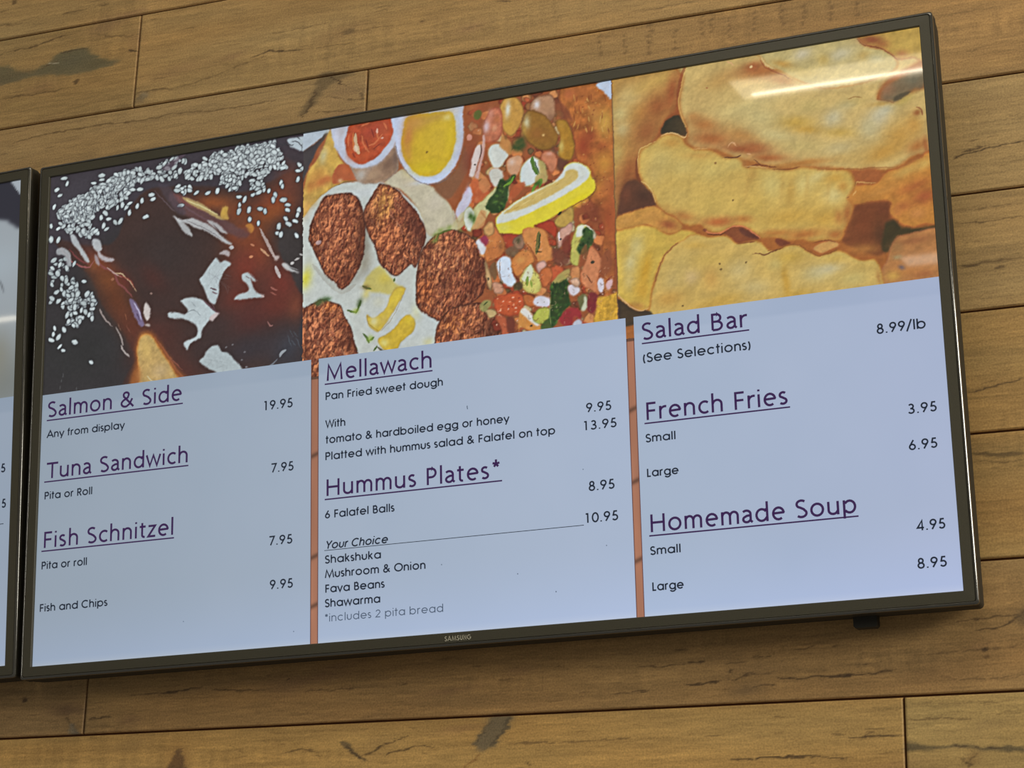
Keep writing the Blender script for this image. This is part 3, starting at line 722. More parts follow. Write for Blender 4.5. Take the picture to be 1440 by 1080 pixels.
def wood_strip(x0, x1, z1, z0, parent, seed):
    xs = np.linspace(x0, x1, 16); zs = np.linspace(z1, z0, 240)
    c = np.zeros((240, 16, 3)) + np.array([164, 112, 88.])
    n = noise(240, 16, 30, 60, 3, seed); c *= (1 + .10 * n)[..., None]
    for k, zc in enumerate((0.30, 0.68, 0.86) if seed % 2 else (0.26, 0.52, 0.80)):
        d = (np.linspace(0, 1, 240)[:, None] - zc + .012 * (np.arange(16)[None] / 15 - .5)) / .009
        c *= (1 - .38 * np.exp(-d * d))[..., None]
    c[:, :2] = (98, 62, 58); c[:, -2:] = (104, 64, 62)
    c[:3] *= .6
    grid_obj('wood_divider', xs, zs, 0.0001, c, M_PICT, parent)
wood_strip(-184.6 * MM, -174.6 * MM, 3.4 * MM, PB, scr, 11)
wood_strip(204.4 * MM, 213.8 * MM, .2 * MM, PB, scr, 12)

YT = -0.0001
def words(text, x0, x1, z, cap, font=ROUND, w=.18, mat=None, slant=0, name='menu_text', parent=None):
    v, f, k = lettering(text, x0 * MM, x1 * MM, z * MM, cap * MM, font, w, YT, slant, .035 if font is HUMAN else .03)
    return mesh_obj(name, v, f, mat or M_BODY, parent or scr)
def rule(x0, x1, z, t, mat, parent=None, name='underline'):
    return mesh_obj(name, [(x0 * MM, YT, (z - t / 2) * MM), (x1 * MM, YT, (z - t / 2) * MM), (x1 * MM, YT, (z + t / 2) * MM), (x0 * MM, YT, (z + t / 2) * MM)], [(0, 1, 2, 3)], mat, parent or scr)
HEADS = [('Salmon & Side', -545.0, -356.9, -4.5, -8.5, -546.0, -355.4), ('Tuna Sandwich', -545.0, -347.2, -82.0, -86.0, -546.3, -346.2),
         ('Fish Schnitzel', -543.7, -364.8, -168.0, -171.8, -546.6, -363.7), ('Mellawach', -164.4, -30.4, -3.8, -7.6, -166.7, -29.5),
         ('Hummus Plates*', -164.3, 52.1, -141.4, -145.3, -166.4, 53.3), ('Salad Bar', 222.9, 344.8, -3.5, -7.4, 222.4, 344.9),
         ('French Fries', 224.4, 383.1, -95.0, -98.6, 221.9, 385.2), ('Homemade Soup', 224.1, 449.5, -220.0, -223.8, 222.3, 451.1)]
for t, x0, x1, z, zu, u0, u1 in HEADS:
    words(t, x0, x1, z, 19.6, HUMAN, .135, M_HEAD, name='menu_heading')
    rule(u0, u1, zu, 1.65, M_HEAD)
LINES = [('Any from display', -545.6, -434.6, -30.7), ('Pita or Roll', -545.1, -477.8, -107.8), ('Pita or roll', -545.6, -482.1, -194.0), ('Fish and Chips', -545.9, -451.8, -245.6),
         ('Pan Fried sweet dough', -165.6, -16.8, -26.8), ('With', -166.1, -140.0, -60.3), ('tomato & hardboiled egg or honey', -166.1, 63.9, -79.1),
         ('Platted with hummus salad & Falafel on top', -165.7, 117.9, -98.8), ('6 Falafel Balls', -166.1, -78.3, -167.5),
         ('Shakshuka', -166.2, -95.5, -220.0), ('Mushroom & Onion', -166.2, -40.8, -236.8), ('Fava Beans', -165.5, -91.1, -253.8), ('Shawarma', -166.1, -96.7, -270.4),
         ('Small', 222.3, 256.7, -119.9), ('Large', 222.5, 258.4, -158.6), ('Small', 222.5, 257.0, -244.7), ('Large', 223.5, 258.6, -283.8)]
for t, x0, x1, z in LINES: words(t, x0, x1, z, 9.1)
words('Your Choice', -166.3, -87.5, -203.2, 9.1, slant=.22)
rule(-166.7, 148.1, -204.9, .75, M_BODY)
words('*includes 2 pita bread', -166.1, -20.1, -287.1, 8.9, w=.12, mat=M_NOTE)
words('(See Selections)', 222.9, 345.5, -29.4, 10.8, w=.165)
PRICES = [('19.95', -246.6, -208.3, -30.0, 11.2), ('7.95', -236.5, -206.6, -106.2, 10.8), ('7.95', -238.4, -207.6, -192.5, 10.8), ('9.95', -236.4, -206.6, -244.1, 10.8),
          ('9.95', 154.9, 184.5, -78.4, 10.5), ('13.95', 151.1, 189.9, -98.6, 10.5), ('8.95', 155.0, 185.1, -167.4, 10.8), ('10.95', 149.6, 188.0, -202.8, 10.8),
          ('8.99/lb', 483.3, 535.6, -29.9, 11.0), ('3.95', 510.1, 540.5, -120.7, 10.7), ('6.95', 508.4, 538.3, -159.5, 10.7), ('4.95', 510.4, 540.1, -245.0, 10.8), ('8.95', 508.4, 538.7, -284.4, 10.8)]
for t, x0, x1, z, cap in PRICES: words(t, x0, x1, z, cap, w=.165, name='menu_price')

v, f = [], []
for (px, py), l, w_ in (((657, 573), 4.2, 1.0), ((621, 794), 1.2, 1.0), ((728, 807), 1.3, 1.0), ((782, 832), 1.4, 1.1), ((853, 767), 1.2, .9), ((820, 660), 1.2, .9), ((413, 888), 1.2, 1.0), ((258, 874), 1.2, .9)):
    c = on_screen([(px, py)])[0]
    ribbon(v, f, [(c[0] + .0001 * l, c[1] - l * .0005), (c[0], c[1]), (c[0], c[1] + l * .0005)], w_ * .001, YT)
mesh_obj('dust_speck', v, f, M_NOTE, scr)['kind'] = 'stuff'

# ------------------------------------------------------------------ the three food pictures shown on the display
CV = Canvas(-DW / 2 - .004, DW / 2 + .004, DH / 2 + .003, -.004, 0.55 * MM, 0.55 * MM, on_screen, (50, 47, 50))
B = CV.blob; D = CV.disc; P = CV.poly; K = CV.line; G = CV.piece
rs = random.Random(11)
def inside(poly, x, y):
    c = False
    for i in range(len(poly)):
        (x1, y1), (x2, y2) = poly[i], poly[i - 1]
        if (y1 > y) != (y2 > y) and x < x1 + (y - y1) * (x2 - x1) / (y2 - y1): c = not c
    return c

# ---- picture one: glazed salmon with sesame
X12 = 427
CV.setclip([(40, 200), (X12, 150), (X12 - 1, 300), (X12 - 1.5, 540), (40, 600)])
P([(60, 240), (440, 180), (440, 300), (200, 300), (60, 400)], (58, 52, 60), soft=14)
CV.blobs([(110, 275, 60, 30, -10, (64, 60, 68), .8), (200, 262, 70, 20, -10, (60, 55, 64), .8), (110, 500, 90, 50, 0, (46, 46, 47), .9), (410, 310, 20, 60, 0, (60, 46, 48), .7)])
# glaze
P([(76, 335), (120, 345), (160, 340), (178, 300), (205, 268), (240, 262), (262, 262), (300, 262), (340, 270), (380, 255), (430, 240), (430, 330), (395, 350), (404, 370), (416, 395), (424, 418), (430, 430), (420, 470), (430, 560),
   (188, 560), (190, 505), (182, 486), (167, 459), (143, 428), (132, 399), (116, 378), (92, 358)], (64, 44, 40), soft=2.5)
CV.blobs([(232, 360, 60, 60, 20, (56, 45, 44), .9), (230, 430, 40, 40, 0, (62, 44, 42), .6),
          (140, 372, 34, 14, 45, (122, 56, 40), .9), (152, 395, 30, 16, 50, (118, 66, 32), .9), (165, 425, 42, 18, 62, (104, 54, 30), .9), (188, 462, 34, 16, 55, (100, 48, 32), .8), (132, 372, 10, 10, 0, (140, 84, 40), .5),
          (205, 490, 24, 30, 40, (92, 42, 32), .7), (175, 395, 18, 10, 55, (110, 44, 36), .6),
          (215, 390, 30, 14, 50, (88, 40, 34), .5), (250, 520, 50, 26, 20, (92, 44, 36), .7), (230, 470, 40, 26, 30, (84, 42, 36), .5),
          (300, 285, 34, 12, 12, (138, 72, 34), .95), (330, 300, 24, 16, 20, (132, 66, 34), .8), (385, 285, 34, 22, -10, (134, 62, 36), .9), (405, 255, 18, 30, 0, (112, 58, 42), .7), (380, 300, 26, 14, -20, (150, 76, 30), .7),
          (350, 330, 26, 34, 60, (128, 66, 34), .9), (360, 350, 16, 36, -30, (134, 66, 34), .9), (330, 330, 16, 14, 0, (126, 60, 36), .7),
          (345, 375, 30, 34, 0, (120, 50, 36), .95), (395, 400, 24, 34, -25, (112, 46, 36), .95), (335, 420, 30, 26, 0, (104, 46, 36), .9), (385, 430, 36, 22, 0, (102, 44, 34), .95), (415, 432, 12, 22, 0, (120, 60, 40), .8),
          (350, 450, 36, 24, 0, (88, 42, 38), .9), (300, 460, 40, 22, 0, (58, 44, 44), .8), (350, 490, 60, 26, -8, (54, 48, 54), .9), (405, 490, 26, 34, 30, (56, 58, 68), .9), (415, 520, 20, 20, 0, (50, 50, 58), .8), (290, 490, 30, 26, 0, (58, 44, 44), .7)])
P([(426, 336), (398, 320), (392, 345), (398, 365), (408, 382), (418, 403), (430, 412)], (56, 50, 50), soft=2)
B(398, 345, 10, 18, -25, (58, 52, 52), .8)
# membrane ridges in the glaze
P([(240, 270), (262, 276), (285, 290), (305, 303), (322, 312), (340, 322), (350, 330), (340, 334), (318, 327), (292, 318), (262, 303), (240, 285)], (98, 66, 66), .9, 2)
P([(244, 272), (256, 277), (290, 292), (300, 301), (270, 292), (248, 282)], (120, 70, 66), .7, 1.5)
P([(256, 277), (266, 279), (285, 287), (298, 297), (310, 305), (316, 309), (305, 307), (285, 296), (268, 287)], (170, 146, 92), .95, 1.2)
K([(262, 281), (285, 291), (306, 303)], 2, (196, 184, 130), .8)
P([(310, 303), (314, 292), (320, 290), (319, 300), (322, 308), (314, 308)], (186, 148, 70), .9, 1.2); B(316, 298, 5, 8, 0, (202, 160, 60), .7)
P([(345, 318), (352, 314), (357, 322), (352, 328)], (184, 120, 50), .9, 1.2)
P([(352, 330), (340, 338), (330, 330), (345, 320)], (104, 62, 58), .5, 2)
K([(248, 275), (262, 292), (285, 306), (312, 320)], 2.4, (104, 76, 84), .5)
K([(84, 348), (95, 362), (108, 372), (124, 376), (132, 366)], 2.0, (150, 84, 84), .85); K([(97, 350), (112, 366), (126, 372)], 2.2, (120, 60, 60), .8)
K([(135, 362), (143, 374), (160, 384), (166, 398), (178, 408), (186, 418)], 3.2, (128, 68, 66), .8); K([(150, 376), (160, 384), (171, 390)], 1.6, (176, 150, 140), .8)
K([(160, 384), (172, 386), (182, 396), (192, 410)], 1.8, (186, 160, 124), .9); K([(166, 388), (180, 392), (190, 406)], 2.2, (140, 60, 52), .6)
P([(182, 420), (190, 424), (196, 436), (200, 448), (203, 457), (196, 458), (190, 446), (184, 432)], (120, 106, 142), .9, 1)
K([(188, 426), (194, 436), (199, 450)], 2, (176, 172, 198), .8); K([(192, 440), (196, 452)], 1.4, (70, 56, 84), .8); K([(196, 428), (200, 448)], 1.4, (76, 50, 70), .7)
P([(203, 428), (206, 425), (211, 434), (211, 445), (206, 451), (202, 440)], (198, 190, 186), .95, .9)
P([(204, 455), (211, 456), (211, 459), (205, 458)], (190, 180, 176), .8, .8)
K([(140, 434), (146, 446), (158, 459)], 2.2, (150, 136, 132), .85); K([(162, 460), (168, 470), (172, 482), (173, 486)], 2.4, (150, 138, 134), .85); K([(170, 485), (174, 494), (182, 502)], 2.4, (166, 156, 152), .85)
K([(165, 455), (170, 465)], 1.4, (140, 100, 80), .6); K([(176, 440), (178, 450)], 1.2, (150, 90, 60), .6); K([(178, 458), (184, 468)], 1.4, (120, 70, 56), .6)
D(158, 393, 2.4, 2, 0, (150, 96, 70), .8); D(212.5, 413, 2, 1.4, 0, (150, 120, 110), .8)
# golden end piece
P([(196, 472), (203, 466), (214, 468), (224, 480), (236, 500), (250, 520), (262, 540), (186, 550), (190, 510), (190, 490)], (150, 84, 36), .95, 4)
G([(197, 474), (205, 469), (214, 473), (224, 488), (234, 504), (244, 520), (254, 536), (250, 548), (196, 552), (196, 530), (193, 508), (192, 490)], (186, 152, 88), (190, 122, 52), rim=6, soft=1.2, tex=.08, seed=3, tscale=12)
CV.blobs([(205, 490, 8, 18, -10, (204, 170, 92), .7), (225, 522, 14, 12, 0, (196, 168, 122), .7), (196, 528, 5, 14, 0, (186, 128, 70), .6)])
K([(207, 529), (214, 536), (226, 540)], 1.6, (210, 196, 150), .8); K([(217, 473), (226, 486), (236, 500), (248, 520), (264, 536)], 2.6, (152, 84, 50), .7); K([(240, 504), (256, 520)], 1.4, (160, 90, 70), .6)
# bright reflections
WH = (178, 192, 196)
P([(303, 363), (310, 369), (316, 366), (325, 371), (318, 378), (313, 386), (308, 398), (308, 410), (304, 424), (300, 428), (292, 420), (286, 404), (280, 394), (286, 386), (294, 374)], WH, .97, .8)
for k in range(16): K([(300 + rs.uniform(-12, 20), 364 + rs.uniform(0, 50)), (306 + rs.uniform(-12, 20), 368 + rs.uniform(0, 50))], 1.0, (120, 120, 128), .18)
K([(295, 405), (304, 408)], 2.4, (84, 56, 66), .8); K([(298, 410), (306, 413)], 1.6, (96, 60, 70), .7)
P([(254, 422), (268, 418), (280, 420), (288, 424), (296, 432), (304, 440), (296, 448), (288, 458), (284, 466), (282, 474), (272, 480), (266, 486), (263, 493), (258, 484), (262, 480), (276, 472), (277, 460), (268, 452), (254, 448), (240, 447), (236, 440), (248, 439), (260, 442), (264, 436), (258, 428)], WH, .97, .8)
K([(262, 440), (272, 436), (282, 444)], 1.2, (100, 110, 116), .6); K([(268, 424), (276, 432)], 1.0, (120, 130, 136), .5)
P([(294, 448), (302, 440), (308, 440), (302, 448), (297, 452)], (190, 176, 176), .95, .8); K([(286, 422), (296, 432), (308, 440)], 2.4, (92, 56, 66), .7); K([(292, 420), (302, 434)], 1.4, (120, 90, 100), .6)
P([(341, 386), (348, 383), (352, 386), (360, 396), (355, 395), (352, 390), (356, 404), (362, 412), (372, 416), (366, 418), (350, 420), (335, 421), (329, 421), (335, 414), (346, 411), (350, 406), (346, 398), (341, 394)], WH, .96, .8)
K([(352, 384), (358, 392), (362, 395)], 1.4, (120, 90, 90), .7); K([(366, 415), (372, 417)], 2, (186, 156, 150), .8); K([(345, 388), (352, 392)], 1.2, (90, 60, 60), .6)
P([(290, 494), (298, 487), (306, 486), (312, 494), (320, 496), (328, 504), (336, 512), (342, 520), (345, 530), (315, 532), (302, 522), (292, 518), (284, 512), (280, 506), (288, 500)], (172, 186, 190), .96, 1)
for k in range(10): K([(286 + rs.uniform(0, 30), 496 + rs.uniform(0, 22)), (292 + rs.uniform(0, 30), 500 + rs.uniform(0, 22))], 1.0, (130, 140, 144), .2)
P([(243, 303), (256, 309), (270, 307), (284, 312), (298, 319), (310, 330), (322, 340), (326, 343), (322, 344), (306, 335), (292, 326), (276, 320), (262, 314), (250, 311)], (176, 178, 180), .95, .8)
P([(248, 309), (258, 313), (268, 324), (270, 333), (258, 325)], (172, 176, 178), .92, .8)
P([(290, 310), (302, 312), (312, 320), (320, 328), (312, 326), (300, 319)], (170, 170, 172), .9, .8)
K([(262, 310), (290, 322), (312, 336)], 1.0, (96, 90, 96), .6); K([(300, 316), (316, 332)], 1.2, (70, 56, 62), .7)
D(325, 348, 3.6, 3.2, 0, (178, 172, 172)); P([(308, 357), (314, 352), (322, 354), (321, 361), (314, 358)], (176, 168, 170), .9, .7)
K([(365, 321), (372, 334), (378, 346), (384, 358), (388, 364)], 4.2, (170, 150, 144), .9); K([(366, 349), (378, 361)], 3, (196, 148, 110), .8); K([(352, 343), (358, 346)], 2.6, (190, 120, 84), .9)
K([(387, 374), (390, 382), (394, 390)], 4.6, (178, 166, 164), .9); P([(386, 360), (393, 360), (390, 366), (386, 366)], (176, 160, 156), .9, .7)
P([(396, 371), (402, 370), (410, 378), (421, 384), (410, 382), (400, 378)], (178, 180, 180), .92, .7); K([(404, 374), (420, 380)], 1.4, (150, 150, 150), .7); D(411, 370, 3.4, 2.4, -10, (170, 168, 166)); D(418, 364, 4, 1.8, -20, (160, 156, 154))
K([(421, 357), (426, 359)], 2.4, (170, 170, 168), .9); D(353, 361, 3, 2, 0, (200, 130, 90), .9)
K([(380, 404), (390, 408)], 2, (160, 96, 84), .8); K([(380, 410), (388, 415)], 2, (150, 84, 72), .8); K([(376, 452), (380, 458), (384, 457)], 1.8, (160, 110, 104), .8)
K([(393, 502), (396, 496), (402, 492)], 4.4, (150, 158, 166), .85); K([(376, 516), (384, 511), (390, 504)], 2, (120, 130, 142), .7)
for x, y in ((327, 484), (318, 488), (344, 495), (340, 506), (347, 516), (354, 420), (346, 516)): D(x, y, 1.6, 1.2, 0, (130, 130, 136), .6)
for k in range(5): K([(404 + k * 3, 460 + rs.uniform(0, 20)), (410 + k * 3, 470 + rs.uniform(0, 20))], 1.2, (84, 96, 108), .5)
# sesame seeds
def seed(x, y, ang=None, l=None, tone=None, out=.75):
    ang = rs.uniform(0, 180) if ang is None else ang; l = rs.uniform(3.8, 5.2) if l is None else l
    t = rs.uniform(-14, 12) if tone is None else tone; w = l * rs.uniform(.52, .64)
    D(x, y, l + 1.1, w + 1.1, ang, (40, 40, 48), out); D(x, y, l, w, ang, (176 + t, 188 + t, 190 + t), .97)
    D(x - .6, y - .6, l * .5, w * .4, ang, (190 + t, 202 + t, 204 + t), .35)
CL = [([(80, 300), (98, 282), (120, 272), (150, 254), (185, 236), (205, 236), (225, 250), (190, 256), (180, 275), (160, 290), (130, 300), (128, 315), (140, 328), (128, 335), (96, 326), (80, 322)], 300, 0),
      ([(84, 296), (100, 286), (122, 284), (128, 300), (112, 312), (90, 312)], 90, 6),
      ([(118, 280), (140, 262), (165, 244), (190, 240), (186, 256), (160, 272), (142, 292), (124, 300)], 130, 4),
      ([(225, 228), (245, 222), (262, 226), (250, 246), (236, 256), (222, 250)], 40, -4),
      ([(258, 246), (268, 234), (290, 222), (320, 210), (345, 206), (385, 200), (392, 214), (402, 236), (380, 240), (370, 252), (350, 244), (330, 262), (318, 262), (300, 250), (270, 252)], 300, 4),
      ([(300, 220), (385, 204), (390, 226), (345, 236), (300, 244)], 200, 10),
      ([(316, 246), (342, 246), (338, 264), (320, 266)], 30, 4), ([(352, 254), (370, 250), (372, 266), (360, 272), (350, 264)], 16, 2),
      ([(70, 366), (92, 360), (104, 384), (106, 404), (96, 440), (76, 436), (68, 410)], 34, -10), ([(92, 394), (104, 398), (134, 418), (132, 440), (116, 456), (98, 462), (92, 440), (96, 420)], 75, -4),
      ([(252, 258), (272, 262), (262, 276), (246, 270)], 8, 4)]
for poly, n, tone in CL:
    xs_ = [p[0] for p in poly]; ys_ = [p[1] for p in poly]; k = 0
    while k < n:
        x, y = rs.uniform(min(xs_), max(xs_)), rs.uniform(min(ys_), max(ys_))
        if not inside(poly, x, y): continue
        k += 1; seed(x, y, tone=tone + rs.uniform(-12, 8), out=.42 if n > 80 else .7)
for x, y, a in ((90, 251, 0), (94, 258, 110), (80, 267, -35), (84, 275, -10), (76, 291, 100), (72, 318, 95), (72, 337, 92), (82, 337, 105), (143, 247, 0), (143, 253, 5), (132, 257, 10), (186, 267, 10), (197, 266, 10), (213, 274, 5), (215, 280, -15), (200, 282, 95), (193, 290, 100), (182, 299, 95),
                (205, 305, -8), (162, 313, 55), (169, 311, -50), (153, 308, 10), (146, 317, 100), (178, 291, 120), (182, 286, -20), (150, 322, -30), (172, 288, 90), (165, 292, 100), (142, 306, 90), (148, 300, 50), (224, 235, -15), (254, 289, 0), (276, 271, -30), (292, 271, -20), (306, 268, 110), (336, 277, 10), (337, 288, 95), (336, 297, 110), (344, 280, 110),
                (350, 295, 90), (366, 294, 20), (373, 297, 90), (351, 308, 90), (363, 314, 95), (356, 274, -30), (364, 270, -30), (395, 257, 80), (397, 262, 90), (378, 268, 100), (387, 274, 80), (384, 281, 90), (398, 281, 0), (404, 288, 20), (404, 295, 30), (420, 295, 100), (418, 302, 100), (402, 308, 60), (406, 315, 40), (415, 311, 30), (392, 318, 90), (391, 328, 20), (395, 330, 100), (417, 331, 60),
                (421, 231, 60), (424, 238, 120), (419, 240, 10), (419, 252, 100), (77, 462, 70), (75, 470, 100), (72, 478, 30), (82, 474, 120), (84, 487, 130), (89, 493, 30), (105, 481, 30), (128, 509, 40), (118, 396, 10), (96, 452, 100), (103, 458, 60), (112, 452, 100), (90, 463, 70), (129, 448, 90), (84, 372, 110), (74, 377, 40), (94, 377, 80), (104, 371, 120)):
    seed(x, y, a, tone=rs.uniform(-6, 8))
P([(80, 350), (88, 348), (98, 356), (100, 374), (94, 372), (90, 360), (80, 358)], (160, 164, 168), .9, .9)
P([(99, 330), (106, 332), (114, 346), (122, 360), (126, 368), (120, 368), (112, 354), (102, 342)], (176, 184, 188), .9, .9); P([(131, 336), (140, 338), (143, 350), (137, 354), (130, 346)], (178, 184, 188), .9, .9)
P([(138, 352), (146, 360), (160, 364), (158, 368), (146, 367), (138, 360)], (176, 170, 174), .92, .9); P([(133, 358), (138, 362), (140, 374), (134, 368)], (160, 150, 156), .8, .9)
for k in range(40):
    y_ = 240 - k * .6 + rs.uniform(-24, 8); K([(300 + k * 2.2, y_), (304 + k * 2.2, y_ - 2)], 1.1, (84, 92, 100), .45)
for k in range(30): K([(88 + k * 3.2, 318 - k * 2.0 + rs.uniform(-20, 14)), (91 + k * 3.2, 316 - k * 2.0 + rs.uniform(-20, 14))], 1.2, (44, 48, 62), .6)
P([(222, 258), (238, 262), (252, 284), (262, 300), (250, 300), (236, 284)], (74, 66, 78), .55, 2); K([(217, 268), (232, 284), (246, 298)], 1.6, (104, 90, 100), .5)
P([(228, 236), (236, 240), (250, 228), (262, 216), (256, 216), (242, 226)], (96, 78, 92), .6, 1.4)
P([(404, 196), (418, 193), (440, 190), (440, 200), (430, 210), (426, 213), (416, 210), (408, 205)], (168, 182, 190), .97, .9)
K([(410, 199), (420, 200), (426, 208)], 1.4, (60, 60, 66), .8); K([(417, 192), (422, 196)], 1.4, (60, 60, 66), .8); K([(425, 201), (425, 213)], 1.1, (96, 104, 112), .7)
for x in (386, 392, 398, 404): K([(x, 200), (x + 6, 204), (x + 9, 203)], 1.3, (50, 50, 56), .8)
P([(402, 217), (427, 214), (440, 205), (440, 235), (424, 228), (412, 226)], (58, 50, 56), .8, 2)
for x, y in ((86, 538), (88, 530), (84, 548), (107, 549)): K([(x, y), (x + .5, y - 5)], 1.5, (84, 86, 88), .6)
CV.grain(5, 5, .05, 41); CV.grain(60, 40, .05, 43)

# ---- picture two: falafel plate with chopped salad
CV.setclip([(X12, 140), (859, 90), (862, 200), (865, 300), (868, 400), (869.5, 452), (870, 500), (X12 - 2, 560), (X12 - 1.4, 400)])
P([(400, 150), (900, 60), (900, 520), (400, 580)], (150, 80, 44), soft=1, sm=False)
P([(420, 300), (440, 285), (460, 268), (485, 257), (545, 258), (600, 300), (640, 300), (640, 400), (620, 520), (420, 560)], (184, 190, 184), soft=1.5)
CV.blobs([(450, 400, 60, 80, 0, (188, 196, 192), .6), (600, 450, 40, 40, 0, (184, 194, 196), .6), (520, 270, 40, 10, 0, (192, 200, 204), .7), (640, 320, 20, 20, 0, (150, 110, 70), .4)])
P([(412, 150), (470, 150), (463, 187), (440, 203), (426, 214)], (170, 184, 196), soft=.8, sm=False)
P([(462, 186), (448, 206), (436, 232), (428, 252), (420, 260), (420, 222), (426, 213), (445, 200)], (66, 60, 62), soft=.9)
P([(455, 190), (461, 187), (450, 204), (444, 212)], (78, 66, 60), .8, .8)
# bread, upper left
BR = [(463, 185), (472, 182), (474, 212), (482, 228), (494, 240), (500, 252), (478, 258), (456, 272), (438, 290), (426, 306), (420, 300), (428, 262), (434, 240), (446, 224), (455, 205)]
G(BR, (194, 156, 70), (176, 140, 66), rim=5, tex=.12, seed=5, tscale=16)
CV.blobs([(455, 219, 6, 12, 10, (190, 184, 140), .8), (463, 196, 5, 12, 0, (204, 168, 76), .7), (446, 246, 14, 10, -20, (196, 130, 56), .6), (452, 256, 14, 8, -20, (180, 96, 48), .8), (436, 262, 8, 10, 0, (188, 116, 52), .7), (440, 284, 10, 8, -40, (190, 150, 76), .6), (430, 292, 6, 14, 10, (200, 150, 80), .7), (468, 226, 8, 16, -20, (200, 158, 64), .6)])
P([(470, 240), (478, 231), (488, 232), (496, 240), (501, 250), (496, 254), (482, 254), (474, 258), (466, 256)], (172, 84, 48), .95, 1.2); CV.blobs([(486, 240, 8, 5, 20, (190, 96, 52), .7), (478, 254, 4, 3, 0, (206, 170, 120), .8), (462, 252, 8, 5, 0, (190, 104, 52), .7)])
K([(470, 262), (485, 256), (502, 254)], 1.5, (110, 90, 60), .5)
# flat bread under the cups
G([(540, 258), (556, 243), (568, 238), (585, 252), (604, 260), (618, 272), (634, 290), (640, 315), (630, 330), (602, 330), (594, 306), (580, 284), (562, 266)], (186, 178, 152), (176, 160, 128), rim=4, tex=.03, seed=6)
CV.blobs([(612, 284, 12, 14, 40, (196, 186, 166), .7), (575, 258, 14, 8, 20, (190, 176, 150), .6)])
# dip cup one
G([(492, 232), (504, 236), (530, 230), (548, 214), (558, 200), (560, 236), (548, 250), (536, 257), (520, 259), (505, 256), (498, 246)], (156, 124, 98), (150, 136, 124), rim=4, tex=.06, seed=7)
CV.blobs([(545, 232, 14, 10, -50, (112, 84, 68), .8), (508, 246, 8, 10, 0, (178, 176, 170), .8), (525, 246, 12, 7, -20, (170, 140, 110), .7), (556, 222, 5, 16, 0, (96, 76, 70), .7)])
P([(469, 170), (469, 200), (475, 214), (485, 228), (498, 236), (514, 236), (532, 229), (547, 214), (556, 198), (558, 160), (520, 160)], (182, 188, 204), soft=.9)
CV.blobs([(474, 190, 5, 14, 0, (200, 206, 226), .7), (480, 186, 8, 10, 0, (176, 168, 170), .6), (530, 226, 14, 5, -35, (178, 190, 212), .8)])
SA = [(488, 186), (485, 200), (488, 216), (496, 226), (506, 231), (516, 229), (530, 220), (542, 207), (551, 192), (556, 160), (520, 160), (492, 176)]
G(SA, (176, 72, 40), (158, 66, 40), rim=3, tex=.10, seed=8, tscale=10)
CV.blobs([(525, 184, 20, 10, -15, (158, 60, 44), .8), (492, 214, 6, 12, 0, (188, 88, 44), .7), (538, 184, 10, 12, 0, (182, 84, 50), .6), (512, 218, 14, 8, -20, (186, 80, 40), .7)])
K([(500, 188), (500, 200), (503, 212), (505, 216)], 5.5, (200, 168, 128), .9); K([(497, 186), (496, 200), (498, 212)], 2, (210, 120, 60), .8)
for a_ in ([(508, 190), (512, 205), (520, 214)], [(518, 205), (528, 200), (538, 188)], [(490, 190), (489, 205)], [(530, 182), (532, 196)], [(508, 178), (520, 172)], [(540, 172), (544, 182)]): K(a_, 2.6, (206, 110, 66), .7)
for a_ in ([(514, 196), (518, 208)], [(524, 210), (534, 202)], [(496, 216), (500, 222)], [(522, 180), (526, 194)]): K(a_, 1.8, (116, 40, 34), .6)
D(530, 184, 1.6, 4, -10, (216, 170, 150), .8); D(537, 194, 1.8, 1.4, 0, (216, 170, 150), .8); D(500, 209, 3, 5, -10, (214, 190, 166), .7)
# dip cup two
P([(610, 256), (630, 248), (644, 232), (652, 205), (660, 230), (648, 258), (630, 280), (612, 268)], (128, 84, 56), .9, 2)
C2R = [(556, 150), (555, 190), (556, 206), (562, 226), (572, 242), (586, 254), (602, 259), (618, 255), (632, 244), (643, 228), (650, 206), (652, 182), (650, 164), (644, 140)]
P(C2R, (184, 196, 222), soft=.9); CV.blobs([(560, 190, 5, 20, 0, (190, 200, 226), .8), (648, 180, 4, 20, 0, (176, 194, 232), .8), (572, 170, 5, 8, 20, (178, 170, 150), .6), (600, 255, 20, 4, 0, (190, 206, 236), .7)])
K([(556, 205), (563, 228), (574, 244), (590, 256), (606, 260), (624, 254), (640, 238)], 1.4, (110, 100, 110), .5, taper=False)
SO = [(574, 164), (568, 180), (564, 200), (567, 220), (576, 236), (590, 246), (604, 248), (618, 243), (630, 229), (638, 211), (641, 190), (640, 172), (634, 158), (610, 158)]
G(SO, (198, 164, 34), (190, 158, 40), rim=4, tex=.02, seed=9)
CV.blobs([(574, 190, 9, 30, 8, (184, 116, 52), .9), (586, 172, 16, 14, -20, (188, 130, 60), .8), (610, 166, 30, 8, -10, (176, 136, 60), .7), (618, 190, 24, 24, 0, (196, 164, 44), .6), (600, 236, 22, 10, 0, (202, 176, 24), .9), (632, 196, 8, 26, 5, (206, 176, 30), .8), (629, 165, 7, 5, 0, (206, 190, 110), .8), (574, 215, 5, 12, -15, (194, 140, 50), .7)])
D(600, 214, 1.5, 1.8, 0, (130, 100, 30), .8)
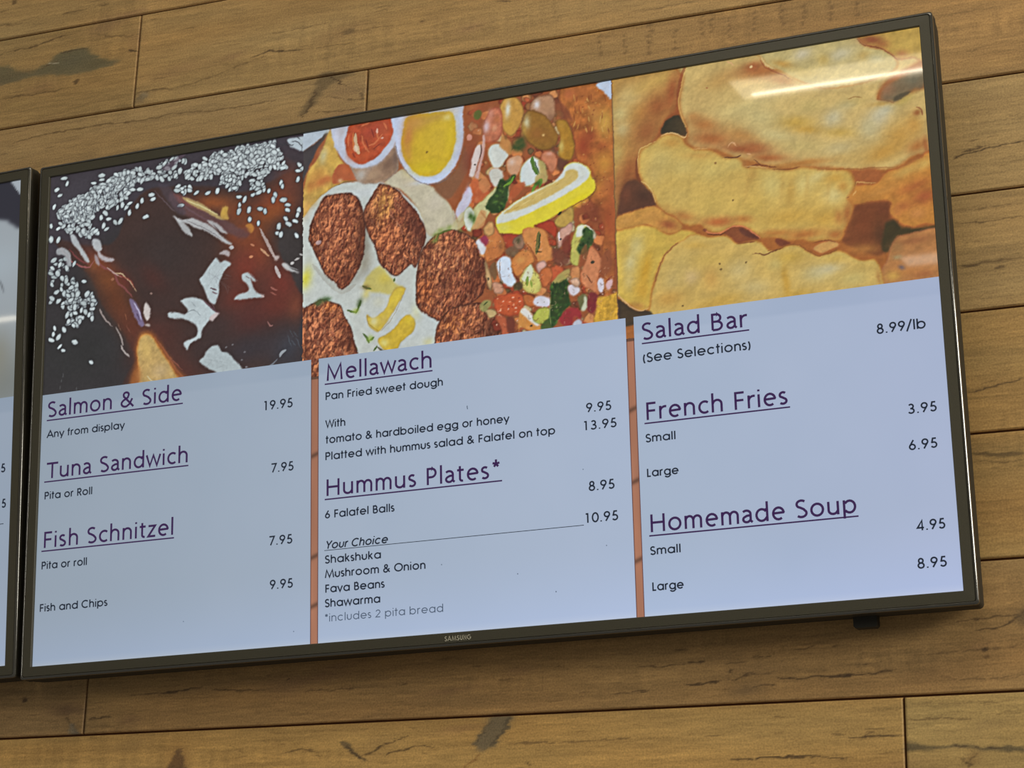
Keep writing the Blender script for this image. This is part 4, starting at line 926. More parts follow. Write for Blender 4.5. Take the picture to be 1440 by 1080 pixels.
# oil and chickpea sauce on the plate
P([(534, 374), (545, 385), (556, 398), (566, 404), (552, 414), (536, 412), (520, 410), (510, 402), (518, 386)], (188, 174, 84), .9, 2.4); CV.blobs([(512, 372, 10, 18, 20, (150, 144, 124), .8), (540, 392, 10, 8, 30, (200, 178, 60), .6), (515, 412, 6, 10, 20, (196, 178, 70), .6), (500, 392, 24, 6, -40, (150, 150, 140), .7), (512, 350, 8, 22, 10, (146, 142, 128), .8)])
G([(570, 405), (567, 416), (558, 430), (548, 446), (534, 466), (522, 462), (516, 450), (516, 442), (524, 448), (534, 442), (544, 430), (550, 414), (558, 404)], (200, 174, 60), (176, 146, 60), rim=3, tex=.03, seed=10)
CV.blobs([(556, 418, 6, 12, 35, (212, 186, 50), .7), (526, 452, 6, 7, 0, (206, 202, 150), .8), (540, 450, 6, 8, 30, (196, 170, 84), .6), (532, 424, 9, 9, 0, (192, 194, 176), .9)]); K([(516, 444), (518, 454), (532, 466)], 1.2, (140, 110, 50), .5); K([(568, 414), (552, 446), (536, 466)], 1.0, (128, 100, 60), .4)
G([(572, 442), (580, 446), (584, 454), (581, 466), (572, 474), (564, 482), (558, 491), (544, 494), (534, 486), (532, 476), (544, 470), (554, 462), (562, 452)], (198, 166, 44), (170, 138, 40), rim=3, tex=.04, seed=11)
CV.blobs([(574, 450, 6, 6, 0, (206, 178, 40), .8), (540, 482, 7, 6, 0, (212, 204, 120), .8), (585, 440, 8, 14, 0, (204, 200, 130), .4)])
B(430, 392, 7, 14, 10, (200, 192, 40), .95); B(434, 388, 8, 18, 0, (200, 200, 100), .4); D(422, 424, 4, 6, 0, (196, 160, 120), .9); B(602, 480, 8, 6, 0, (200, 196, 140), .7)
GN = (70, 96, 36)
for a_ in ([(488, 436), (494, 438), (500, 438)], [(500, 440), (504, 432), (507, 422)], [(509, 402), (515, 405), (522, 407)], [(510, 469), (516, 476), (520, 482)], [(520, 478), (526, 474)], [(553, 396), (555, 391)], [(526, 494), (530, 486)], [(498, 486), (502, 492)]): K(a_, 3.4, GN, .85)
B(505, 426, 4, 7, 20, (60, 80, 40), .8); B(520, 476, 5, 5, 0, (140, 170, 50), .7); B(500, 437, 5, 4, 0, (150, 170, 60), .7); B(514, 404, 7, 4, 10, (110, 90, 50), .7); K([(530, 488), (540, 494), (556, 491)], 3, (80, 72, 48), .8)
# falafel
def falafel(pts, seed_, lightc=None, dark=None, n=330):
    G(pts, (146, 82, 52), (84, 44, 32), rim=6, soft=.9, tex=.16, seed=seed_, tscale=5)
    xs_ = [p[0] for p in pts]; ys_ = [p[1] for p in pts]; cx, cy = sum(xs_) / len(xs_), sum(ys_) / len(ys_); k = 0
    save = CV.clip; q = CV.polymask(CV.P(smooth_loop(pts)), 4, .8); mk = np.zeros((CV.h, CV.w)); (a0, b0, a1, b1), mm_ = q; mk[b0:b1, a0:a1] = mm_; CV.clip = mk if save is None else mk * save
    if lightc:
        for l_ in lightc: B(*l_)
    if True:                                   # craggy crust: relief lit from the upper left
        hh, hw = b1 - b0, a1 - a0
        n1 = noise(hh, hw, 8, 13, 3, seed_ + 60); n2 = noise(hh, hw, 17, 24, 2, seed_ + 70)
        em = (n1 - np.roll(n1, (3, 2), (0, 1))) * 1.0 + (n2 - np.roll(n2, (5, 3), (0, 1))) * .7
        rel = np.clip(em * 1.25, -.42, .5) * mm_
        CV.c[b0:b1, a0:a1] *= 1 + rel[..., None] * np.array([.75, .95, .9]) * (CV.clip[b0:b1, a0:a1] > .01)[..., None]
    area_ = (max(xs_) - min(xs_)) * (max(ys_) - min(ys_)); n = int(area_ / 46)
    while k < n:
        x, y = rs.uniform(min(xs_), max(xs_)), rs.uniform(min(ys_), max(ys_)); k += 1
        if not inside(pts, x, y): continue
        a = rs.gauss(86, 24); r = rs.uniform(2.6, 5.2); dx, dy = r * math.cos(math.radians(a)), r * math.sin(math.radians(a))
        f = 1 - .5 * (abs(x - cx) / (max(xs_) - min(xs_)) * 2) ** 2; bend = rs.uniform(-1.5, 1.5)
        K([(x - dx, y - dy + 1.5), (x + bend + .8, y + 1.5), (x + dx, y + dy + 1.5)], 2.6, (74, 32, 26), .4)
        t = rs.random()
        K([(x - dx, y - dy), (x + bend, y), (x + dx, y + dy)], rs.uniform(1.6, 3.0), (138 * f + 66 * t * f, 74 * f + 66 * t * t * f, 46 * f + 54 * t * t * f), .55)
    if dark:
        for d_ in dark: B(*d_)
    CV.clip = save
    K([(a + (cx - a) * .02, b + (cy - b) * .02) for a, b in pts + pts[:1]], 1.4, (70, 34, 26), .45, taper=False)
FA = [(455, 277), (465, 274), (485, 271), (497, 273), (505, 281), (510, 295), (513, 312), (513, 335), (512, 352), (507, 372), (497, 392), (487, 404), (480, 407), (470, 397), (458, 387), (450, 372), (440, 350), (434, 335), (437, 315), (446, 295)]
FB = [(534, 259), (545, 260), (558, 266), (568, 278), (581, 292), (592, 308), (599, 330), (592, 356), (584, 376), (578, 371), (568, 380), (557, 388), (546, 382), (534, 371), (528, 350), (520, 334), (514, 318), (511, 298), (519, 282), (527, 268)]
FC = [(600, 342), (613, 330), (631, 323), (648, 325), (664, 334), (676, 348), (682, 368), (683, 390), (680, 410), (668, 422), (650, 432), (632, 440), (619, 451), (606, 446), (594, 438), (586, 428), (585, 404), (586, 382), (590, 360)]
FD = [(420, 436), (428, 433), (440, 427), (455, 420), (467, 425), (480, 430), (484, 444), (493, 460), (497, 478), (504, 500), (500, 514), (420, 530)]
FE = [(611, 482), (613, 466), (620, 448), (634, 434), (655, 428), (676, 426), (690, 440), (702, 456), (710, 476), (700, 490), (610, 496)]
B(512, 335, 8, 34, 0, (120, 110, 96), .6); B(600, 350, 10, 30, 0, (150, 140, 120), .5); K([(440, 372), (458, 392), (480, 410), (500, 400)], 7, (150, 146, 134), .4)
falafel(FA, 21, [(470, 320, 26, 40, 0, (164, 92, 60), .8), (505, 340, 8, 50, 5, (100, 52, 34), .8), (476, 390, 18, 12, 0, (112, 56, 36), .8)], [(508, 330, 6, 50, 3, (84, 42, 28), .55), (492, 388, 10, 16, 30, (92, 44, 30), .5)])
falafel(FB, 22, [(540, 290, 14, 26, 10, (186, 128, 62), .9), (545, 330, 20, 30, 0, (164, 90, 54), .8), (585, 320, 12, 40, -15, (112, 56, 40), .8)], [(588, 325, 10, 40, -15, (88, 44, 34), .6), (572, 290, 10, 14, 30, (120, 60, 44), .4), (516, 310, 5, 20, 0, (96, 50, 34), .5)])
B(538, 284, 8, 18, 5, (200, 140, 66), .35)
falafel(FC, 23, [(625, 365, 24, 20, 0, (178, 112, 72), .8), (655, 350, 20, 16, 0, (160, 86, 52), .6), (660, 410, 24, 24, 0, (112, 54, 36), .8), (600, 410, 10, 24, 0, (166, 86, 44), .7)], [(625, 402, 8, 12, 0, (90, 46, 34), .6), (672, 385, 12, 34, 0, (84, 38, 28), .5)])
falafel(FD, 24, [(462, 432, 12, 8, 0, (200, 116, 60), .9), (445, 470, 20, 24, 0, (168, 96, 66), .7), (490, 480, 10, 26, -10, (104, 54, 36), .8)], [(494, 480, 6, 24, -10, (86, 44, 30), .5)])
falafel(FE, 25, [(640, 455, 20, 16, 0, (176, 100, 50), .7), (690, 466, 16, 20, 0, (96, 46, 32), .8)], [(694, 462, 14, 20, 0, (74, 40, 30), .5)])
D(448, 341, 4, 3.4, 0, (190, 160, 160), .8)
for a_ in ((450, 424), (456, 421), (461, 420), (446, 427)): B(a_[0], a_[1], 5, 4, 0, (66, 92, 50), .8)
for a_ in ((613, 330), (620, 324), (632, 320), (612, 338), (650, 322)): B(a_[0], a_[1], 6, 4, -20, (120, 140, 60), .7)
K([(612, 338), (620, 328), (636, 322)], 2.4, (80, 110, 40), .7)

# chopped salad: a ground of small random pieces, then the pieces that can be made out
SAL = [(655, 150), (700, 130), (785, 118), (800, 170), (812, 230), (845, 260), (866, 320), (868, 450), (706, 476), (690, 440), (684, 410), (684, 370), (664, 330), (650, 322), (650, 290), (664, 250), (668, 200)]
pal = [(172, 82, 46), (190, 104, 56), (160, 64, 38), (200, 130, 74), (120, 62, 40), (146, 92, 52), (188, 158, 104), (196, 176, 130), (110, 84, 50), (182, 90, 50), (204, 120, 64), (128, 50, 34)]
k = 0
while k < 420:
    x, y = rs.uniform(650, 868), rs.uniform(125, 480)
    if not inside(SAL, x, y): continue
    k += 1; r = rs.uniform(4, 11); n_ = rs.randint(4, 6); a0 = rs.uniform(0, 6.28)
    pts_ = [(x + r * rs.uniform(.6, 1.2) * math.cos(a0 + 6.283 * i / n_), y + r * rs.uniform(.5, 1.1) * math.sin(a0 + 6.283 * i / n_)) for i in range(n_)]
    c_ = rs.choice(pal); G(pts_, c_, tuple(v * .68 for v in c_), rim=2, soft=.7, tex=.05, seed=k, sm=rs.random() < .25)
    if rs.random() < .3: D(x + rs.uniform(-3, 3), y + rs.uniform(-3, 3), 1.6, .9, rs.uniform(0, 180), (224, 190, 160), .7)
CV.blobs([(668, 170, 12, 40, 10, (150, 74, 42), .7), (664, 150, 10, 8, 0, (170, 96, 50), .6), (662, 225, 14, 26, 0, (130, 62, 46), .75), (690, 195, 12, 16, 0, (190, 96, 56), .7)])
# fried bread, right
FR = [(788, 122), (836, 116), (850, 122), (866, 140), (868, 280), (868, 300), (862, 400), (850, 420), (846, 360), (850, 320), (838, 300), (830, 280), (838, 262), (832, 238), (812, 226), (808, 200), (802, 176), (792, 160)]
G(FR, (168, 96, 42), (138, 72, 36), rim=5, tex=.14, seed=31, tscale=14)
CV.blobs([(850, 172, 14, 22, 0, (196, 150, 60), .9), (835, 160, 8, 16, -20, (186, 128, 60), .6), (820, 205, 12, 20, -10, (152, 62, 34), .9), (830, 192, 10, 10, 0, (150, 64, 36), .7), (846, 206, 10, 8, 0, (150, 70, 36), .7), (850, 230, 14, 18, 0, (194, 134, 48), .8), (826, 236, 12, 10, 0, (176, 104, 44), .7), (815, 130, 20, 12, 0, (170, 94, 44), .7),
          (852, 258, 12, 12, 0, (176, 100, 50), .7), (836, 300, 16, 18, 0, (122, 58, 36), .95), (856, 310, 10, 30, 0, (158, 72, 38), .9), (862, 290, 6, 40, 0, (168, 84, 44), .8), (826, 292, 12, 10, 0, (140, 68, 42), .8), (856, 370, 8, 30, 0, (140, 72, 44), .8), (800, 132, 8, 8, 0, (188, 100, 56), .7)])
for k in range(26):
    x, y = rs.uniform(806, 856), rs.uniform(128, 180); K([(x, y), (x + rs.uniform(-3, 3), y + rs.uniform(5, 11))], 1.8, rs.choice([(206, 158, 80), (132, 66, 34), (196, 136, 66)]), .55)
for k in range(60): D(rs.uniform(812, 866), rs.uniform(120, 330), rs.uniform(.8, 1.8), rs.uniform(.8, 1.4), 0, rs.choice([(206, 150, 76), (120, 56, 30)]), .4)
P([(838, 119), (862, 112), (860, 139), (850, 130)], (180, 194, 216), .97, .8)
# whole beans, olives, chickpeas
G([(705, 142), (722, 135), (733, 144), (737, 160), (730, 180), (720, 192), (710, 186), (702, 168)], (190, 140, 60), (140, 94, 44), rim=4, tex=.04, seed=41); CV.blobs([(714, 154, 4, 12, 4, (206, 206, 190), .95), (714, 178, 8, 10, 0, (186, 140, 50), .6)])
G([(745, 160), (748, 142), (762, 134), (776, 134), (782, 148), (780, 164), (770, 172), (756, 166)], (172, 126, 92), (120, 76, 50), rim=4, tex=.04, seed=42); CV.blobs([(755, 147, 4.5, 6, 10, (208, 206, 210), .9), (768, 148, 8, 8, 0, (176, 130, 90), .5), (775, 166, 6, 8, 0, (120, 80, 54), .6)])
P([(780, 140), (796, 150), (806, 170), (796, 166), (784, 168)], (128, 66, 42), .8, 2)
G([(738, 160), (746, 154), (760, 158), (772, 168), (784, 188), (783, 202), (774, 210), (760, 211), (746, 204), (736, 190), (733, 174)], (142, 98, 36), (112, 72, 32), rim=5, tex=.05, seed=43); CV.blobs([(741, 172, 5, 9, 0, (196, 190, 150), .9), (737, 184, 4, 10, 0, (180, 140, 60), .7), (756, 188, 12, 10, 20, (150, 90, 40), .6), (770, 192, 10, 10, 0, (140, 92, 36), .6), (764, 190, 2.4, 2, 0, (210, 170, 100), .9)])
G([(781, 173), (788, 167), (797, 170), (803, 182), (808, 200), (808, 216), (802, 226), (791, 226), (784, 214), (787, 200), (786, 186)], (164, 116, 34), (126, 82, 30), rim=4, tex=.05, seed=44); CV.blobs([(789, 206, 4, 9, 5, (198, 174, 90), .85), (790, 176, 5, 5, 0, (176, 128, 44), .8), (786, 174, 5, 20, 0, (180, 130, 50), .3)])
P([(782, 222), (800, 228), (792, 240), (782, 238)], (92, 56, 44), .8, 2); P([(775, 205), (782, 210), (782, 230), (776, 220)], (96, 60, 44), .7, 2)
G([(680, 196), (682, 168), (690, 154), (700, 150), (706, 160), (706, 186), (698, 198), (688, 200)], (186, 106, 74), (160, 78, 52), rim=4, tex=.08, seed=45); CV.blobs([(684, 178, 5, 9, 10, (208, 186, 192), .85), (695, 180, 4, 5, 0, (214, 150, 110), .8), (690, 160, 5, 8, 0, (204, 140, 120), .6), (700, 168, 6, 6, 0, (190, 110, 60), .6)])
D(660, 193, 4, 5, -20, (206, 140, 120), .9)
P([(666, 160), (672, 154), (678, 158), (672, 168), (666, 166)], (86, 96, 40), .9, 1.2)
# onion slices left
P([(660, 246), (664, 222), (670, 206), (676, 204), (676, 216), (670, 236), (666, 248), (660, 248)], (204, 190, 186), .96, .8); P([(668, 246), (674, 228), (677, 206), (679, 190), (682, 194), (681, 214), (676, 236), (672, 252), (668, 250)], (196, 156, 146), .96, .8); K([(676, 202), (677, 212), (674, 224)], 1.6, (76, 50, 44), .8); D(668, 231, 2, 1.6, 0, (60, 50, 44), .8)
# onion chunks and chickpeas
CV.piece([(686, 218), (689, 206), (697, 202), (706, 204), (716, 216), (710, 226), (702, 236), (694, 236)], (198, 202, 194), (190, 170, 130), rim=2, tex=.01, soft=.8); B(705, 206, 4, 3, 0, (206, 204, 180), .6)
G([(712, 226), (720, 220), (730, 218), (736, 224), (734, 234), (728, 246), (720, 248), (713, 240)], (198, 146, 108), (184, 110, 60), rim=3, tex=.03, seed=46); B(720, 228, 5, 5, 0, (214, 186, 170), .8)
G([(762, 216), (768, 212), (778, 214), (784, 222), (782, 236), (774, 244), (768, 232), (760, 224)], (192, 118, 82), (160, 84, 50), rim=3, tex=.04, seed=47); B(773, 216, 5, 3, 0, (206, 150, 130), .8)
P([(703, 205), (706, 190), (712, 194), (718, 200), (720, 214), (716, 218), (708, 210)], (188, 128, 66), .9, 1); P([(708, 192), (714, 188), (712, 198)], (120, 80, 40), .7, 1)
for a_ in ((728, 200), (733, 197), (724, 207), (730, 208), (735, 204)): B(a_[0], a_[1], 6, 6, 0, (50, 74, 34), .8)
G([(731, 258), (732, 238), (740, 226), (750, 220), (760, 228), (760, 246), (752, 256), (742, 262)], (196, 204, 202), (186, 180, 130), rim=3, tex=.01, soft=.8); P([(757, 224), (766, 230), (770, 246), (768, 256), (758, 258), (752, 252), (758, 240)], (176, 158, 92), .9, 1)
K([(748, 220), (750, 234), (756, 246)], 6, (74, 110, 36), .9); K([(752, 226), (758, 244)], 2, (40, 66, 28), .8); K([(748, 272), (752, 262), (760, 254), (758, 264)], 5, (96, 140, 40), .85); B(756, 258, 5, 4, 0, (54, 80, 34), .8)
G([(688, 240), (700, 236), (708, 246), (702, 262), (694, 262), (688, 250)], (190, 188, 176), (190, 150, 130), rim=2, tex=.02); P([(656, 290), (664, 252), (680, 262), (690, 276), (672, 286), (660, 284)], (190, 92, 50), .9, 1); P([(672, 258), (682, 248), (690, 262), (680, 272)], (196, 120, 70), .9, 1)
G([(646, 312), (640, 300), (650, 276), (660, 262), (664, 276), (656, 296), (646, 312), (636, 322)], (188, 184, 202), (186, 172, 176), rim=2, tex=.02); B(656, 268, 3, 8, 20, (196, 168, 196), .6)
P([(634, 322), (640, 310), (652, 298), (656, 310), (646, 322)], (188, 180, 130), .8, 1)
G([(680, 280), (692, 268), (698, 262), (700, 280), (690, 296), (680, 312), (668, 322), (660, 318), (664, 300), (670, 288)], (190, 186, 130), (176, 160, 90), rim=2, tex=.05, seed=48)
G([(652, 300), (660, 290), (668, 300), (664, 320), (662, 326), (654, 318)], (196, 200, 186), (170, 174, 120), rim=2, tex=.02)
for a_ in ((662, 304), (666, 308)): B(a_[0], a_[1], 4, 6, 0, (60, 92, 30), .9)
K([(676, 298), (684, 308)], 3, (110, 70, 40), .8)
P([(664, 322), (680, 318), (684, 300), (676, 296), (668, 312)], (196, 140, 84), .8, 1)
# parsley
def leaf(pts, dk=(40, 64, 30), md=(62, 96, 38)):
    P(pts, dk, .95, 1)
    xs_ = [p[0] for p in pts]; ys_ = [p[1] for p in pts]
    for k in range(int((max(xs_) - min(xs_)) * (max(ys_) - min(ys_)) / 34)):
        x, y = rs.uniform(min(xs_), max(xs_)), rs.uniform(min(ys_), max(ys_))
        if inside(pts, x, y): B(x, y, rs.uniform(1.6, 3.6), rs.uniform(1.2, 2.6), rs.uniform(0, 180), rs.choice([md, (84, 120, 44), (30, 48, 26), (52, 84, 38)]), .7)
leaf([(703, 252), (712, 254), (722, 245), (725, 250), (716, 262), (714, 276), (712, 286), (700, 298), (690, 296), (683, 292), (688, 280), (696, 270)]); K([(708, 262), (718, 256), (722, 248)], 4, (110, 150, 44), .8)
P([(714, 282), (722, 262), (736, 256), (738, 262), (724, 278)], (176, 84, 46), .85, 1)
leaf([(684, 290), (700, 286), (712, 280), (708, 294), (696, 300), (688, 298)])
# lemon slice
P([(793, 236), (800, 230), (809, 228), (822, 232), (829, 238), (831, 247), (837, 256), (837, 264), (832, 272), (806, 288), (780, 303), (756, 317), (738, 326), (718, 329), (701, 327), (698, 316), (698, 306), (712, 293), (745, 272), (778, 256), (792, 246)], (212, 196, 44), soft=.9)
CV.blobs([(740, 322, 30, 6, -20, (214, 198, 34), .8), (815, 280, 24, 7, -30, (220, 200, 20), .9), (708, 320, 10, 8, 0, (206, 200, 90), .7), (822, 258, 12, 8, -30, (214, 196, 40), .5)])
P([(794, 236), (802, 230), (812, 229), (824, 234), (829, 243), (824, 254), (804, 268), (776, 284), (748, 298), (724, 308), (706, 314), (699, 314), (700, 304), (714, 292), (745, 272), (780, 255)], (200, 206, 202), .97, 1.2)
P([(796, 241), (805, 238), (812, 242), (812, 250), (800, 260), (776, 274), (750, 288), (728, 296), (708, 300), (722, 289), (745, 275), (776, 258), (792, 250)], (196, 168, 90), .96, 1.4)
for k in range(28):
    t = rs.random(); x, y = 724 + t * 80, 294 - t * 46; K([(x - 6, y + 3), (x + 6, y - 4)], 1.6, rs.choice([(210, 186, 112), (180, 146, 66), (204, 176, 100)]), .5)
K([(838, 262), (832, 274), (806, 290), (780, 305), (742, 326), (718, 331), (700, 328)], 1.5, (120, 70, 36), .6, taper=False)
# lower salad pieces
def chunk(pts, c, e=None, seed_=50, rim=3): G(pts, c, e or tuple(v * .74 for v in c), rim=rim, tex=.05, seed=seed_, soft=.8)
chunk([(778, 312), (792, 298), (804, 290), (807, 306), (800, 318), (788, 320)], (184, 148, 66)); D(787, 300, 3.5, 2, -30, (40, 50, 30), .9)
chunk([(750, 318), (764, 312), (778, 310), (784, 324), (780, 336), (768, 324)], (170, 60, 36)); chunk([(705, 330), (730, 330), (734, 344), (722, 352), (710, 346)], (168, 64, 40)); chunk([(722, 336), (734, 330), (738, 344), (730, 352), (722, 346)], (150, 110, 84)); B(729, 338, 4, 6, 20, (70, 66, 40), .8)
chunk([(735, 323), (750, 320), (766, 323), (773, 344), (780, 360), (770, 368), (757, 369), (748, 356), (737, 338)], (200, 128, 66), (184, 104, 50)); K([(758, 326), (757, 340), (754, 357)], 6, (96, 96, 46), .85); K([(760, 328), (758, 350)], 2, (54, 64, 34), .8); K([(753, 354), (762, 354)], 2, (70, 60, 36), .8); K([(740, 340), (750, 356), (756, 368)], 1.6, (130, 66, 34), .7)
chunk([(681, 346), (684, 326), (692, 312), (700, 324), (710, 340), (708, 356), (694, 366), (683, 368)], (194, 112, 56)); chunk([(680, 322), (688, 312), (694, 314), (694, 328), (684, 332)], (204, 150, 88)); B(704, 346, 5, 7, 0, (130, 80, 44), .7); B(694, 340, 8, 6, 0, (210, 130, 64), .5)
P([(669, 340), (676, 336), (683, 346), (682, 354), (677, 358), (672, 348)], (206, 206, 214), .95, .8); P([(675, 337), (682, 331), (687, 338), (683, 346)], (152, 52, 78), .95, .8)
P([(710, 352), (724, 346), (730, 356), (718, 362)], (112, 84, 60), .9, 1.4); P([(688, 376), (696, 368), (699, 384), (696, 394), (688, 384)], (116, 84, 54), .9, 1.2)
chunk([(718, 368), (730, 354), (745, 352), (752, 368), (740, 376), (730, 390), (722, 384)], (200, 122, 60)); B(732, 366, 8, 6, 0, (212, 150, 74), .7)
G([(698, 370), (704, 362), (711, 360), (718, 364), (719, 378), (722, 388), (726, 396), (720, 403), (710, 400), (704, 392), (700, 382)], (198, 210, 226), (190, 184, 176), rim=2, tex=.01); K([(703, 364), (703, 384), (707, 396)], 1.6, (110, 70, 50), .6)
chunk([(682, 366), (688, 380), (692, 396), (690, 408), (684, 396)], (190, 150, 100)); D(686.5, 392, 1.6, 2, 0, (70, 60, 44), .9); chunk([(692, 398), (700, 396), (708, 404), (706, 412), (696, 412)], (196, 140, 110))
G([(731, 394), (738, 380), (746, 371), (752, 380), (758, 388), (762, 402), (754, 413), (738, 409)], (194, 186, 96), (176, 150, 70), rim=3, tex=.05, seed=61); P([(734, 392), (745, 372), (750, 380), (744, 396)], (206, 212, 190), .85, 1); K([(742, 388), (741, 402)], 4.4, (110, 140, 40), .8); K([(746, 394), (748, 404)], 3, (120, 150, 50), .7)
P([(722, 400), (734, 396), (734, 406), (724, 408)], (76, 66, 40), .85, 1)
chunk([(754, 372), (764, 366), (768, 374), (760, 384), (756, 382)], (206, 156, 140)); chunk([(770, 380), (784, 372), (794, 378), (784, 390), (770, 398)], (190, 86, 48)); chunk([(760, 380), (774, 376), (776, 392), (766, 404), (760, 396)], (196, 104, 54))
P([(776, 350), (796, 352), (800, 370), (786, 374), (778, 366)], (112, 58, 44), .85, 2); chunk([(783, 334), (788, 322), (796, 318), (802, 312), (806, 318), (798, 334), (788, 348), (784, 346)], (200, 150, 130)); K([(786, 326), (786, 340)], 2.6, (220, 204, 206), .9); D(788, 337, 2, 1.6, 0, (60, 56, 60), .9); P([(790, 340), (800, 330), (802, 350), (794, 356)], (120, 52, 40), .8, 1.6)
chunk([(694, 420), (710, 414), (730, 412), (738, 424), (732, 440), (716, 444), (700, 440)], (188, 80, 42), (160, 60, 34)); 
for k in range(16): D(rs.uniform(698, 732), rs.uniform(418, 438), 1.6, 1.2, 0, rs.choice([(226, 150, 110), (230, 180, 150), (150, 50, 34)]), .7)
chunk([(736, 414), (750, 416), (754, 428), (744, 432), (736, 424)], (186, 100, 48)); P([(674, 430), (682, 422), (690, 424), (686, 436), (678, 438)], (150, 150, 84), .85, 1); K([(680, 430), (686, 424)], 2, (60, 76, 36), .8)
chunk([(696, 444), (708, 442), (716, 456), (718, 470), (706, 474), (704, 460)], (176, 84, 52)); P([(712, 448), (722, 446), (724, 466), (716, 472)], (110, 50, 38), .85, 1.4)
G([(749, 424), (756, 416), (768, 417), (776, 424), (770, 432), (756, 431)], (200, 198, 208), (196, 160, 150), rim=2, tex=.01)
G([(730, 440), (737, 433), (748, 441), (760, 455), (760, 463), (748, 466), (732, 460), (728, 470)], (200, 132, 60), (190, 120, 60), rim=2, tex=.03); P([(732, 438), (738, 433), (748, 442), (758, 455), (754, 458), (742, 448)], (212, 210, 204), .95, .8); D(747, 458, 2, 1.6, 0, (60, 50, 40), .8)
G([(749, 448), (756, 436), (770, 432), (776, 440), (776, 450), (764, 456), (754, 454)], (172, 176, 70), (120, 140, 50), rim=2, tex=.04); P([(760, 458), (774, 446), (778, 456), (774, 470), (762, 464)], (66, 88, 38), .95, 1)
leaf([(775, 400), (784, 392), (792, 386), (798, 394), (802, 402), (800, 416), (802, 428), (792, 438), (784, 452), (776, 460), (772, 448), (774, 430), (774, 412)]); P([(776, 398), (788, 384), (800, 378), (800, 388), (788, 396)], (176, 158, 84), .85, 1)
for k in range(7): K([(778 + k * 2.6, 396 + (k % 2) * 3), (780 + k * 2.2, 405 + (k % 3) * 3)], 2, (34, 56, 28), .8)
K([(775, 410), (773, 440), (775, 458)], 1.4, (130, 140, 80), .7)
G([(802, 366), (804, 340), (810, 320), (818, 314), (826, 320), (824, 336), (818, 352), (814, 372), (808, 374)], (178, 172, 80), (150, 140, 60), rim=2, tex=.03); P([(810, 332), (812, 318), (820, 317), (822, 326), (818, 332)], (204, 208, 196), .95, .8)
leaf([(820, 322), (830, 320), (836, 330), (832, 344), (822, 356), (816, 358), (811, 350), (818, 336)], (48, 74, 36), (62, 92, 42)); K([(816, 316), (826, 318), (834, 324)], 2, (206, 196, 176), .8); P([(834, 322), (838, 334), (834, 336)], (200, 180, 160), .8, 1)
chunk([(816, 388), (824, 364), (830, 346), (838, 350), (845, 362), (848, 370), (843, 386), (840, 400), (842, 414), (832, 408), (820, 402)], (202, 124, 80), (184, 100, 60), rim=3); D(833, 369, 3, 2, 0, (70, 60, 44), .95); K([(824, 386), (832, 398)], 1.8, (110, 60, 40), .8)
P([(818, 350), (826, 344), (824, 364), (816, 380), (812, 374)], (150, 80, 46), .6, 1.5); P([(845, 362), (856, 350), (860, 370), (850, 392), (844, 386)], (142, 76, 46), .9, 2)
chunk([(802, 378), (814, 374), (816, 388), (810, 400), (804, 394)], (200, 130, 76)); G([(798, 402), (806, 400), (814, 404), (815, 410), (806, 416), (800, 412)], (204, 196, 204), (180, 150, 140), rim=2, tex=.01); chunk([(802, 394), (812, 390), (816, 400), (808, 404)], (204, 160, 130))
G([(840, 398), (844, 390), (849, 394), (850, 404), (846, 412), (841, 408)], (206, 196, 206), (200, 160, 140), rim=1.5, tex=.01); G([(852, 398), (860, 392), (861, 402), (856, 408), (852, 404)], (202, 160, 160), (190, 140, 130), rim=1.5, tex=.01); K([(852, 396), (860, 388)], 2, (130, 50, 50), .7)
P([(826, 416), (834, 410), (842, 418), (838, 434), (830, 440), (824, 430)], (122, 40, 46), .9, 1.2); P([(812, 420), (820, 414), (826, 418), (824, 434), (816, 434)], (96, 100, 60), .9, 1); P([(822, 416), (826, 424), (824, 436), (817, 436), (820, 428)], (196, 196, 170), .9, .8)
P([(788, 444), (800, 434), (812, 434), (818, 444), (810, 456), (794, 458), (787, 452)], (150, 42, 48), .92, 1.2); P([(808, 444), (822, 452), (826, 456), (806, 458)], (160, 70, 50), .8, 1)
G([(840, 418), (852, 416), (860, 414), (870, 412), (872, 452), (836, 456), (838, 436)], (196, 148, 44), (180, 120, 44), rim=3, tex=.1, seed=66, tscale=6)
P([(806, 460), (808, 452), (815, 449), (820, 456), (822, 462)], (180, 192, 210), .9, .8)
LEM = [(693, 330), (696, 300), (790, 225), (842, 240), (842, 285), (730, 335)]
for k in range(800):
    x, y = rs.uniform(652, 866), rs.uniform(125, 478)
    if not inside(SAL, x, y) or y < 335 or inside(LEM, x, y): continue
    a = rs.uniform(0, 6.28); r = rs.uniform(1.5, 5)
    if k % 3: K([(x, y), (x + r * math.cos(a), y + r * math.sin(a)), (x + r * 1.6 * math.cos(a + .6), y + r * 1.6 * math.sin(a + .6))], rs.uniform(.9, 1.7), rs.choice(((96, 48, 32), (110, 54, 34), (84, 60, 38), (220, 180, 140), (212, 150, 110))), rs.uniform(.15, .4))
    else: D(x, y, rs.uniform(.8, 1.8), rs.uniform(.6, 1.2), rs.uniform(0, 180), rs.choice(((226, 190, 160), (100, 50, 34), (76, 84, 44))), rs.uniform(.15, .35))
CV.grain(4, 4, .03, 45); CV.grain(14, 14, .04, 46)

# ---- picture three: fried batter strips
CV.setclip([(859, 90), (1340, 10), (1340, 420), (869.5, 480), (868, 400), (865, 300), (862, 200)])
P([(840, 80), (1340, 10), (1340, 420), (860, 480)], (160, 92, 40), soft=1, sm=False)
CV.blobs([(935, 170, 34, 50, 20, (140, 70, 36), .9), (885, 270, 30, 40, 20, (120, 62, 34), .9), (1060, 105, 50, 20, -10, (164, 92, 44), .7)])
